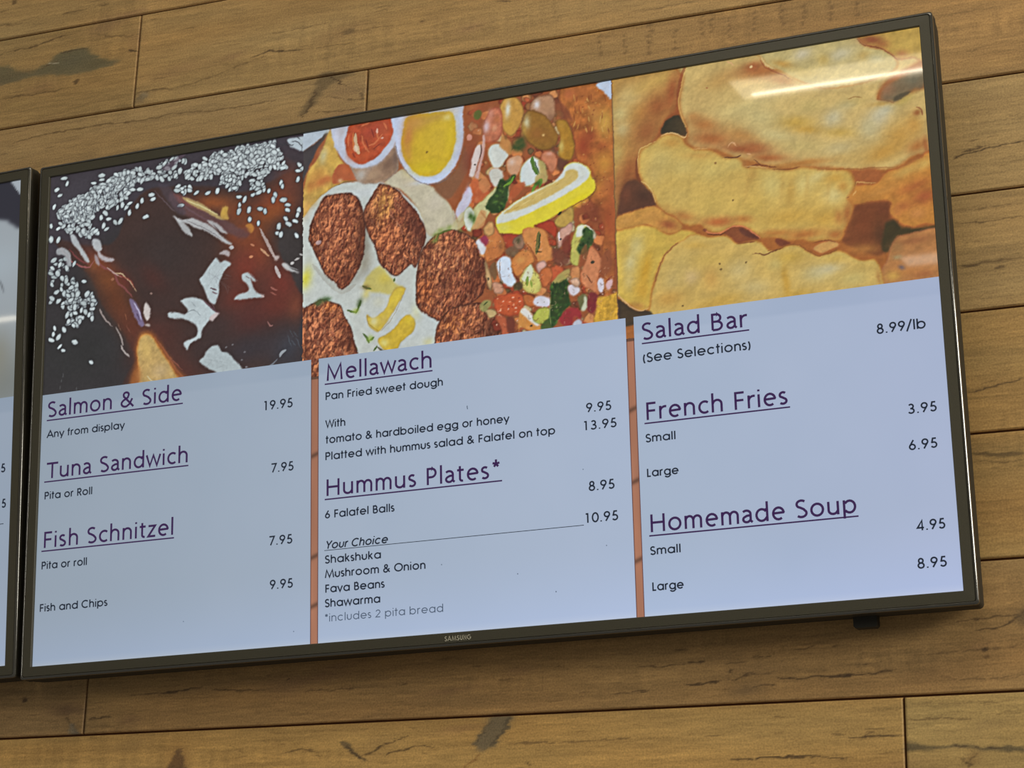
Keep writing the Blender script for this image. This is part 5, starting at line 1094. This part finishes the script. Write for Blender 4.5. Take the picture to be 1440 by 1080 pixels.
# strip, top left
G([(850, 108), (968, 86), (962, 108), (955, 130), (950, 156), (938, 166), (928, 184), (920, 200), (906, 210), (896, 224), (892, 250), (880, 280), (866, 306), (850, 300)], (178, 134, 66), (152, 86, 42), rim=10, tex=.05, seed=71, tscale=22)
CV.blobs([(885, 135, 22, 16, -10, (196, 170, 106), .95), (872, 160, 14, 14, 0, (192, 172, 108), .9), (875, 182, 12, 12, 0, (196, 176, 116), .9), (905, 122, 24, 12, -20, (196, 158, 80), .8), (930, 110, 20, 10, -20, (198, 158, 76), .8), (902, 160, 12, 10, -20, (186, 132, 60), .8), (870, 215, 8, 16, 0, (190, 158, 84), .9),
          (925, 150, 22, 20, -40, (150, 84, 42), .95), (910, 185, 26, 22, -40, (150, 86, 44), .9), (945, 130, 10, 28, 10, (152, 78, 40), .9), (885, 240, 14, 30, 20, (152, 84, 42), .9), (880, 275, 14, 26, 15, (116, 60, 38), .95), (868, 260, 5, 24, 10, (168, 104, 56), .7), (958, 105, 6, 14, 10, (168, 92, 46), .8)])
P([(868, 306), (873, 272), (884, 254), (898, 254), (910, 263), (918, 272), (924, 288), (903, 294), (880, 302)], (92, 56, 40), .95, 2.2); B(905, 275, 14, 10, 20, (72, 46, 36), .8); B(880, 275, 8, 14, 0, (118, 64, 42), .6)
P([(930, 188), (935, 172), (944, 165), (955, 162), (962, 174), (967, 186), (962, 192), (948, 190)], (54, 48, 34), .97, 1.2)
# big upper strip
UP = [(970, 80), (961, 106), (958, 120), (954, 142), (956, 160), (963, 175), (967, 187), (963, 200), (980, 210), (1004, 211), (1035, 222), (1077, 233), (1109, 237), (1148, 235), (1198, 240), (1240, 240), (1264, 234), (1290, 217), (1310, 210), (1310, 125), (1299, 123), (1284, 127), (1270, 136), (1259, 143), (1245, 140), (1233, 138), (1250, 112), (1300, 80), (1300, 30)]
G(UP, (194, 164, 96), (168, 104, 46), rim=9, tex=.05, seed=72, tscale=26)
CV.blobs([(1010, 115, 30, 14, -8, (184, 144, 76), .9), (985, 140, 18, 12, 0, (190, 158, 92), .8), (1075, 100, 46, 12, 5, (164, 98, 46), .95), (1060, 94, 16, 8, 0, (158, 86, 44), .9), (1100, 112, 20, 8, 20, (170, 108, 54), .8), (1050, 150, 60, 12, -8, (198, 176, 110), .8), (990, 175, 24, 12, 20, (170, 108, 52), .95), (1000, 195, 36, 12, 12, (162, 92, 44), .95), (975, 165, 12, 8, 0, (178, 120, 60), .7),
          (1045, 190, 30, 12, 20, (176, 118, 56), .8), (1070, 165, 36, 18, 20, (192, 174, 112), .85), (1090, 190, 34, 10, 22, (194, 176, 114), .9), (1130, 205, 40, 10, 10, (190, 166, 98), .9), (1045, 210, 36, 7, 14, (152, 80, 42), .95), (1080, 222, 30, 7, 10, (160, 86, 40), .9), (1125, 230, 50, 6, 2, (174, 106, 42), .8), (1060, 206, 26, 8, 14, (160, 90, 46), .8),
          (1120, 172, 26, 10, 10, (186, 148, 60), .9), (1135, 182, 20, 6, 10, (184, 140, 52), .8), (1180, 186, 26, 8, 12, (188, 152, 66), .8), (1140, 150, 22, 12, 0, (190, 166, 96), .8), (1172, 165, 16, 13, -20, (190, 178, 136), .95), (1195, 145, 20, 7, 0, (188, 160, 84), .8), (1190, 148, 16, 8, 0, (186, 172, 124), .6), (1235, 166, 22, 16, -40, (188, 176, 140), .95), (1222, 180, 16, 16, 0, (188, 174, 124), .9), (1245, 155, 16, 8, -20, (186, 180, 148), .8),
          (1265, 190, 24, 20, -20, (188, 140, 60), .9), (1285, 175, 14, 18, 0, (190, 140, 62), .9), (1240, 215, 36, 14, -14, (184, 134, 52), .9), (1290, 205, 16, 10, -20, (170, 104, 46), .9), (1195, 222, 30, 12, 0, (190, 156, 84), .8), (1180, 208, 24, 10, 0, (192, 174, 120), .7), (1270, 140, 16, 8, -20, (184, 158, 80), .9), (1290, 158, 6, 5, 0, (152, 90, 44), .9), (1240, 145, 20, 4, 0, (186, 146, 70), .7), (1302, 205, 5, 14, 0, (160, 90, 44), .8)])
K([(1192, 139), (1202, 136), (1212, 138)], 1.4, (140, 100, 50), .7); K([(1289, 150), (1296, 154), (1298, 162)], 2.4, (140, 80, 46), .7); K([(1233, 139), (1245, 141), (1257, 144)], 1.4, (140, 84, 46), .7)
K([(970, 86), (962, 104), (958, 122), (954, 142), (957, 160), (964, 178)], 1.6, (206, 166, 90), .6, taper=False); K([(968, 84), (957, 110), (952, 142)], 4, (138, 70, 38), .55)
for a_ in ([(1024, 207), (1030, 200), (1036, 206)], [(1022, 86), (1032, 92)], [(1050, 216), (1056, 217)]): K(a_, 1.8, (214, 160, 110), .7)
D(1056, 94, 2.4, 1.8, 0, (220, 190, 130), .8); D(994, 124, 1.6, 1.3, 0, (150, 84, 50), .7)
# strip along the top edge
G([(1066, 70), (1070, 81), (1080, 93), (1098, 100), (1116, 110), (1150, 124), (1190, 122), (1230, 112), (1260, 98), (1262, 84), (1250, 74), (1236, 67), (1218, 65), (1210, 58), (1200, 48)], (188, 168, 106), (186, 134, 66), rim=6, tex=.04, seed=73, tscale=20)
CV.blobs([(1128, 76, 14, 9, -10, (188, 176, 142), .95), (1182, 76, 20, 10, -8, (184, 174, 138), .9), (1158, 84, 10, 9, 0, (184, 152, 74), .7), (1215, 78, 10, 8, 0, (188, 152, 76), .7), (1232, 82, 14, 7, 10, (186, 176, 130), .8), (1100, 90, 16, 6, 20, (188, 140, 60), .8), (1130, 103, 26, 7, 5, (192, 164, 84), .7)])
K([(1069, 79), (1078, 91), (1090, 97)], 2, (206, 180, 120), .7); K([(1068, 82), (1076, 94), (1096, 103), (1114, 112)], 1.6, (140, 72, 40), .6)
G([(1203, 48), (1216, 40), (1300, 26), (1302, 84), (1284, 82), (1262, 84), (1250, 74), (1236, 67), (1220, 65)], (184, 148, 66), (166, 104, 54), rim=6, tex=.05, seed=74, tscale=16); CV.blobs([(1225, 56, 18, 8, 10, (140, 74, 44), .95), (1240, 62, 12, 6, 20, (150, 84, 46), .7), (1275, 60, 20, 10, 0, (186, 152, 70), .8), (1268, 76, 10, 6, 10, (176, 112, 62), .8)])
K([(1205, 54), (1216, 64), (1236, 67), (1250, 75), (1262, 84)], 1.6, (120, 62, 36), .7)
P([(1240, 140), (1256, 142), (1268, 137), (1282, 127), (1300, 122), (1300, 98), (1284, 100), (1262, 112), (1246, 124)], (112, 98, 72), .9, 3); B(1248, 126, 12, 10, -30, (150, 104, 70), .8); B(1285, 112, 14, 8, -10, (104, 98, 76), .8); P([(1257, 143), (1268, 138), (1280, 129), (1270, 130), (1258, 136)], (82, 72, 52), .8, 1.2)
# right-hand strip
RT = [(1198, 246), (1204, 260), (1216, 258), (1232, 257), (1240, 248), (1248, 240), (1262, 236), (1274, 232), (1292, 222), (1312, 216), (1318, 300), (1318, 316), (1300, 315), (1285, 320), (1272, 318), (1262, 312), (1252, 304), (1248, 296), (1252, 284), (1228, 284), (1202, 290), (1186, 282)]
G(RT, (188, 122, 48), (168, 92, 42), rim=4, tex=.06, seed=75, tscale=16)
CV.blobs([(1275, 240, 26, 8, -16, (196, 152, 72), .9), (1300, 230, 14, 8, -20, (198, 156, 74), .9), (1240, 268, 30, 7, -12, (188, 126, 54), .9), (1285, 262, 26, 8, -14, (168, 90, 42), .8), (1300, 276, 20, 12, -10, (160, 80, 42), .9), (1270, 290, 14, 8, 0, (172, 96, 46), .8), (1290, 300, 14, 9, 0, (192, 124, 60), .9), (1262, 298, 8, 10, 0, (184, 112, 52), .8), (1230, 250, 10, 6, 0, (160, 86, 40), .8), (1218, 244, 16, 8, 0, (164, 90, 44), .9)])
P([(1197, 240), (1232, 238), (1240, 244), (1230, 256), (1206, 258), (1200, 250)], (160, 88, 44), .8, 2.5)
K([(1203, 262), (1204, 256), (1212, 257), (1232, 257)], 1.8, (206, 156, 84), .7); K([(1202, 256), (1202, 262)], 2, (80, 44, 28), .8); K([(1188, 278), (1194, 277)], 2, (120, 66, 36), .7); K([(1200, 275), (1204, 268)], 2.4, (210, 160, 90), .6)
# brown hollow
P([(1197, 300), (1204, 290), (1226, 285), (1250, 284), (1250, 300), (1256, 310), (1264, 320), (1258, 334), (1250, 346), (1244, 356), (1228, 358), (1206, 350), (1184, 340), (1190, 322)], (116, 62, 34), .97, 2); CV.blobs([(1215, 310, 16, 20, 0, (122, 62, 34), .7), (1238, 330, 12, 22, 0, (84, 52, 32), .8), (1215, 350, 24, 8, 5, (170, 110, 50), .8), (1240, 295, 10, 8, 0, (108, 56, 34), .6)])
P([(1246, 312), (1258, 310), (1268, 319), (1290, 321), (1320, 317), (1320, 328), (1290, 328), (1270, 330), (1258, 338), (1252, 352), (1242, 354), (1240, 340), (1243, 324)], (60, 52, 30), .95, 2)
# lower right strip
G([(1248, 364), (1252, 346), (1262, 333), (1280, 328), (1330, 324), (1330, 400), (1250, 404), (1238, 384)], (176, 116, 62), (160, 98, 58), rim=4, tex=.05, seed=76, tscale=16)
CV.blobs([(1285, 338, 30, 6, -4, (150, 92, 52), .9), (1262, 348, 10, 10, 0, (150, 106, 60), .8), (1285, 378, 30, 10, -4, (186, 118, 56), .8), (1300, 385, 14, 6, 0, (166, 96, 52), .7), (1255, 388, 12, 8, 0, (196, 152, 66), .8), (1268, 376, 5, 3.6, 20, (110, 90, 90), .85), (1262, 362, 7, 4, 0, (156, 140, 96), .7)])
# middle strip
MI = [(897, 220), (901, 210), (910, 203), (920, 200), (929, 191), (938, 187), (949, 188), (960, 194), (964, 202), (978, 209), (997, 210), (1010, 216), (1022, 222), (1041, 222), (1047, 234), (1065, 234), (1085, 237), (1111, 238), (1125, 234), (1140, 235), (1162, 238), (1180, 237), (1196, 241), (1201, 252), (1203, 262), (1198, 272), (1190, 279), (1200, 287), (1198, 300), (1190, 320), (1184, 336), (1174, 340), (1158, 338), (1140, 341), (1128, 337), (1108, 339), (1092, 334), (1082, 334), (1068, 334), (1058, 326), (1044, 318), (1029, 319), (1018, 326), (1008, 328), (997, 326), (990, 321), (984, 316), (971, 318), (958, 314), (948, 304), (934, 298), (927, 292), (921, 284), (917, 272), (908, 262), (900, 250), (897, 236)]
G(MI, (196, 162, 78), (174, 112, 46), rim=8, tex=.04, seed=77, tscale=26)
CV.blobs([(930, 225, 22, 20, 0, (190, 166, 92), .9), (920, 245, 14, 18, 0, (188, 162, 90), .8), (960, 235, 20, 16, 0, (192, 168, 92), .8), (1000, 240, 22, 16, 0, (196, 172, 92), .8), (1030, 232, 16, 10, 0, (192, 168, 90), .8), (945, 200, 16, 8, 10, (188, 140, 62), .9), (985, 218, 22, 6, 8, (186, 142, 68), .8), (955, 275, 24, 16, 20, (190, 160, 82), .8), (1000, 285, 30, 16, 10, (196, 164, 78), .8),
          (1058, 245, 8, 14, 10, (178, 136, 62), .7), (1085, 260, 16, 22, 0, (200, 178, 100), .9), (1130, 258, 18, 16, -20, (202, 180, 104), .9), (1150, 248, 14, 8, -20, (204, 186, 118), .7), (1112, 270, 8, 22, 10, (186, 142, 58), .6), (1172, 275, 16, 14, 20, (202, 182, 112), .9), (1175, 250, 16, 8, 0, (194, 148, 58), .8), (1185, 262, 8, 8, 0, (190, 136, 56), .8), (1110, 305, 40, 14, 0, (196, 152, 60), .8), (1160, 308, 24, 14, 0, (192, 146, 56), .8), (1060, 290, 24, 18, 0, (194, 160, 72), .7), (1040, 262, 12, 16, 0, (186, 152, 74), .5),
          (1010, 312, 26, 8, 6, (180, 98, 46), .95), (960, 304, 20, 8, 20, (174, 112, 52), .9), (1045, 308, 14, 6, 10, (176, 108, 46), .8), (1090, 328, 30, 6, 4, (176, 112, 48), .9), (1130, 330, 30, 8, 0, (176, 104, 44), .9), (1175, 330, 14, 8, 0, (172, 100, 44), .9), (1192, 300, 7, 18, 10, (172, 100, 46), .9), (1180, 305, 8, 12, 0, (178, 110, 50), .7), (935, 292, 10, 6, 20, (186, 140, 66), .6)])
for x in (1050, 1100, 1135, 1165): B(x, 262, 4, 22, 8, (182, 142, 66), .35)
K([(897, 238), (897, 220), (901, 210), (912, 203), (922, 199)], 1.6, (214, 178, 100), .7); K([(930, 191), (940, 187), (950, 188), (961, 194), (966, 188)], 1.8, (214, 176, 112), .8); K([(901, 254), (914, 264), (922, 284)], 1.6, (214, 184, 110), .6); K([(895, 222), (896, 246), (902, 258)], 4, (110, 58, 34), .5)
K([(1018, 222), (1035, 221), (1042, 218)], 2, (84, 44, 32), .7); K([(1050, 235), (1062, 232), (1078, 233), (1092, 236)], 2, (110, 58, 34), .7); K([(1047, 233), (1080, 236)], 1.6, (212, 176, 110), .6); K([(1086, 238), (1110, 238), (1125, 234)], 1.6, (120, 66, 34), .6); K([(975, 209), (995, 209)], 1.4, (210, 168, 100), .6); K([(1060, 225), (1070, 232)], 1.4, (90, 46, 30), .7)
K([(1150, 238), (1190, 238), (1230, 236), (1262, 234)], 1.6, (140, 80, 36), .5)
D(1006, 229, 1.8, 1.5, 0, (140, 100, 50), .8)
# thin strip behind, lower left
G([(866, 306), (880, 300), (900, 294), (920, 289), (934, 298), (950, 306), (960, 316), (958, 324), (943, 328), (930, 326), (918, 320), (908, 316), (890, 320), (866, 324)], (190, 134, 58), (170, 104, 46), rim=3, tex=.06, seed=78, tscale=12)
CV.blobs([(940, 316, 14, 7, 20, (160, 86, 46), .95), (880, 310, 12, 5, -10, (196, 140, 66), .7), (915, 302, 16, 6, 0, (188, 132, 60), .7)])
P([(1018, 326), (1028, 319), (1042, 318), (1056, 325), (1068, 334), (1062, 338), (1046, 341), (1036, 342), (1028, 334)], (132, 70, 40), .95, 1.2); P([(1040, 320), (1054, 325), (1067, 334), (1056, 335), (1042, 328)], (96, 52, 40), .8, 1.5)
K([(992, 322), (996, 327), (1010, 328), (1022, 322), (1032, 318), (1046, 318), (1058, 326), (1068, 334)], 1.8, (206, 120, 74), .8, taper=False); K([(994, 329), (1010, 330), (1020, 326)], 2, (90, 46, 30), .7); D(991, 323, 3, 2.6, 0, (110, 56, 40), .6)
P([(1092, 335), (1104, 338), (1112, 342), (1100, 346), (1092, 343)], (116, 58, 38), .9, 1.2)
# bottom left strip
G([(860, 326), (866, 325), (889, 319), (900, 316), (912, 317), (924, 320), (932, 326), (944, 329), (958, 323), (975, 325), (985, 332), (1000, 340), (990, 352), (950, 352), (940, 356), (933, 362), (926, 380), (920, 396), (916, 412), (915, 432), (908, 437), (898, 436), (888, 430), (876, 424), (868, 416), (860, 420)], (198, 164, 66), (188, 130, 50), rim=6, tex=.05, seed=79, tscale=20)
CV.blobs([(895, 345, 14, 18, 20, (196, 178, 110), .9), (886, 370, 10, 16, 10, (192, 178, 120), .9), (885, 395, 10, 16, 0, (190, 168, 100), .8), (908, 380, 8, 26, 15, (196, 148, 40), .95), (903, 408, 12, 16, 0, (192, 146, 46), .9), (878, 350, 8, 12, 0, (194, 156, 70), .6), (920, 340, 16, 10, 10, (200, 166, 66), .8), (898, 430, 12, 5, 20, (176, 120, 56), .8), (950, 336, 14, 8, 0, (200, 160, 66), .8)])
# bottom wide strip
BT = [(949, 343), (960, 338), (970, 330), (985, 330), (998, 333), (1018, 331), (1026, 334), (1036, 342), (1050, 340), (1062, 338), (1072, 342), (1082, 352), (1094, 350), (1104, 346), (1119, 344), (1131, 350), (1144, 357), (1154, 359), (1164, 356), (1181, 352), (1200, 362), (1214, 366), (1230, 364), (1238, 376), (1243, 398), (1243, 410), (1180, 420), (1000, 450), (910, 460), (914, 432), (916, 412), (921, 396), (928, 374), (936, 358)]
G(BT, (196, 162, 82), (184, 128, 52), rim=5, tex=.04, seed=80, tscale=26)
CV.blobs([(960, 372, 18, 22, 20, (190, 162, 88), .9), (972, 390, 12, 12, 0, (194, 164, 106), .9), (945, 395, 14, 20, 0, (186, 160, 92), .8), (1000, 365, 30, 10, 4, (196, 162, 76), .8), (1000, 392, 12, 16, 0, (190, 142, 66), .7), (1040, 380, 20, 16, 0, (194, 172, 110), .8), (1060, 405, 26, 14, 0, (190, 170, 112), .8), (940, 420, 22, 12, 0, (188, 140, 60), .8), (1010, 425, 40, 10, -8, (194, 152, 60), .8),
          (1105, 395, 6, 30, -5, (188, 142, 48), .8), (1110, 362, 20, 10, 0, (196, 158, 62), .8), (1150, 385, 26, 14, 0, (190, 174, 116), .9), (1165, 378, 22, 8, 0, (188, 176, 134), .8), (1200, 392, 24, 12, -4, (190, 170, 98), .8), (1090, 372, 12, 10, 0, (194, 172, 96), .7), (1175, 362, 14, 5, 0, (198, 164, 76), .7), (1236, 390, 4, 14, -5, (168, 116, 56), .7), (1120, 415, 20, 8, 0, (188, 144, 44), .6), (978, 345, 20, 6, 10, (192, 152, 64), .7)])
K([(953, 342), (948, 345), (938, 356), (932, 364), (926, 380), (921, 396)], 1.8, (146, 96, 50), .75, taper=False)
K([(1080, 353), (1094, 350), (1106, 345), (1120, 344), (1132, 350), (1146, 358), (1154, 359), (1164, 356), (1176, 352)], 1.8, (140, 84, 40), .75, taper=False); K([(1058, 357), (1068, 357), (1076, 359), (1086, 354), (1098, 349)], 2, (110, 64, 36), .8); K([(1036, 343), (1050, 341), (1062, 339)], 1.6, (124, 66, 40), .7)
G([(1142, 350), (1150, 343), (1162, 339), (1176, 340), (1180, 346), (1166, 352), (1156, 357), (1148, 354)], (194, 142, 74), (180, 108, 56), rim=2, tex=.04); K([(1142, 342), (1160, 338), (1174, 340)], 1.4, (110, 60, 36), .6)
for x, y in ((1049, 369), (1014, 379), (1012, 371), (960, 430), (1030, 281)): D(x, y, 1.7, 1.5, 0, (110, 84, 44), .8)
P([(866, 424), (874, 422), (884, 430), (896, 437), (912, 437), (916, 448), (866, 460)], (64, 52, 38), .95, 1)
K([(868, 412), (873, 418), (880, 425), (890, 433), (902, 437), (912, 433)], 2, (206, 166, 110), .7)
n1 = noise(CV.h, CV.w, 26, 22, 3, 49); em = n1 - np.roll(n1, (4, 3), (0, 1))
CV.c *= 1 + (np.clip(em, -.2, .2) * .14 * CV.clip)[..., None]
CV.grain(3, 3, .035, 47); CV.grain(26, 26, .03, 48)
CV.setclip(None)
K([(859.5, 100), (862.3, 200), (865.2, 300), (868, 400), (869.6, 460)], 1.5, (120, 84, 50), .8, sm=False, taper=False)
CV.c = warp(CV.c, 1.5, 1.5, 12, 12, 93)
sh = CV.c - np.stack([blur(CV.c[..., k], 5) for k in range(3)], -1)      # crisp, as a sharpened display picture
CV.c = np.clip(CV.c + .45 * sh, 0, 255)
lum = (CV.c @ np.array([.3, .59, .11]))[..., None]
CV.c = lum + (CV.c - lum) * .90
W_ = [('food_picture', -DW / 2, -195.6 * MM, 'glazed salmon with sesame picture'), ('food_picture', -195.6 * MM, 197.0 * MM, 'falafel and salad picture'), ('food_picture', 197.0 * MM, DW / 2, 'golden fried strips picture')]
for nm, xa, xb, lb in W_:
    n_ = int((xb - xa) / (.85 * MM)); xs = np.linspace(xa, xb, n_)
    zs = np.linspace(DH / 2, PT, int((DH / 2 - PT) / (.85 * MM)))
    o = grid_obj(nm, xs, zs, 0.0002, CV.sample(xs, zs), M_PICT, scr); o['label'] = lb
# below the pictures, between the white panels, a little of the picture shows
for xa, xb, z0_ in ((-184.6 * MM, -174.6 * MM, 3.4 * MM), (204.4 * MM, 213.8 * MM, .2 * MM)):
    xs = np.linspace(xa, xb, 12); zs = np.linspace(PT, z0_, 26)
    grid_obj('picture_edge', xs, zs, 0.0002, CV.sample(xs, zs), M_PICT, scr)

# ------------------------------------------------------------------ second television, only its right end in the photograph
tv2, scr2 = make_tv('black menu television at the left edge, mostly out of frame, beside the big one', 'television', 'menu televisions')
T2X = -0.5935 - DW / 2
place_tv(tv2, T2X, -0.002, -0.0107)
def on_screen2(pts):
    q = on_screen(pts) - np.array([T2X, -0.002]); a = 0.0107     # undo the slight extra turn of this set
    return q @ np.array([[math.cos(a), -math.sin(a)], [math.sin(a), math.cos(a)]])
c2 = Canvas(-DW / 2, DW / 2, DH / 2, PT, 1.6 * MM, 1.2 * MM, on_screen2, (42, 42, 52))
c2.poly([(0, 309), (12, 313), (24, 321), (40, 345), (40, 600), (-700, 700), (-700, 420), (-300, 330), (-120, 306)], (150, 158, 164), soft=1)
c2.blob(4, 540, 60, 60, 0, (112, 116, 112), .8); c2.blob(0, 370, 40, 30, 0, (158, 170, 178), .6)
c2.blob(-5, 500, 22, 40, 0, (128, 126, 112), .7)
c2.poly([(14, 254), (36, 250), (36, 284), (31, 277)], (160, 168, 176), soft=.4, sm=False)
c2.line([(-6, 392), (1, 398), (5, 412)], 1.6, (90, 95, 100))
xs = np.arange(-DW / 2, DW / 2 + 1e-6, 2.2 * MM); xs = np.append(xs, DW / 2)
zs = np.arange(DH / 2, PT, -2.0 * MM); zs = np.append(zs, PT)
grid_obj('food_picture', xs, zs, 0.0002, c2.sample(xs, zs), M_PICT, scr2)['label'] = 'plate on dark ground'
panel(-DW / 2, DW / 2, PT, PB, (140, 152, 168), (146, 159, 176), scr2, 9)
def w2(t, pa, pb, cap, nm='menu_price'):
    a, b = on_screen2([pa, pb]) / MM
    words(t, a[0], b[0], (a[1] + b[1]) / 2, cap, name=nm, parent=scr2)
w2('5', (1.3, 664.5), (7.4, 663.5), 10.8); w2('5', (2.3, 714.5), (8.2, 713), 10.8)
q = on_screen2([(-40, 741), (5, 736.5)]) / MM
rule(q[1, 0] - 8, q[1, 0], q[1, 1], .9, M_BODY, scr2)
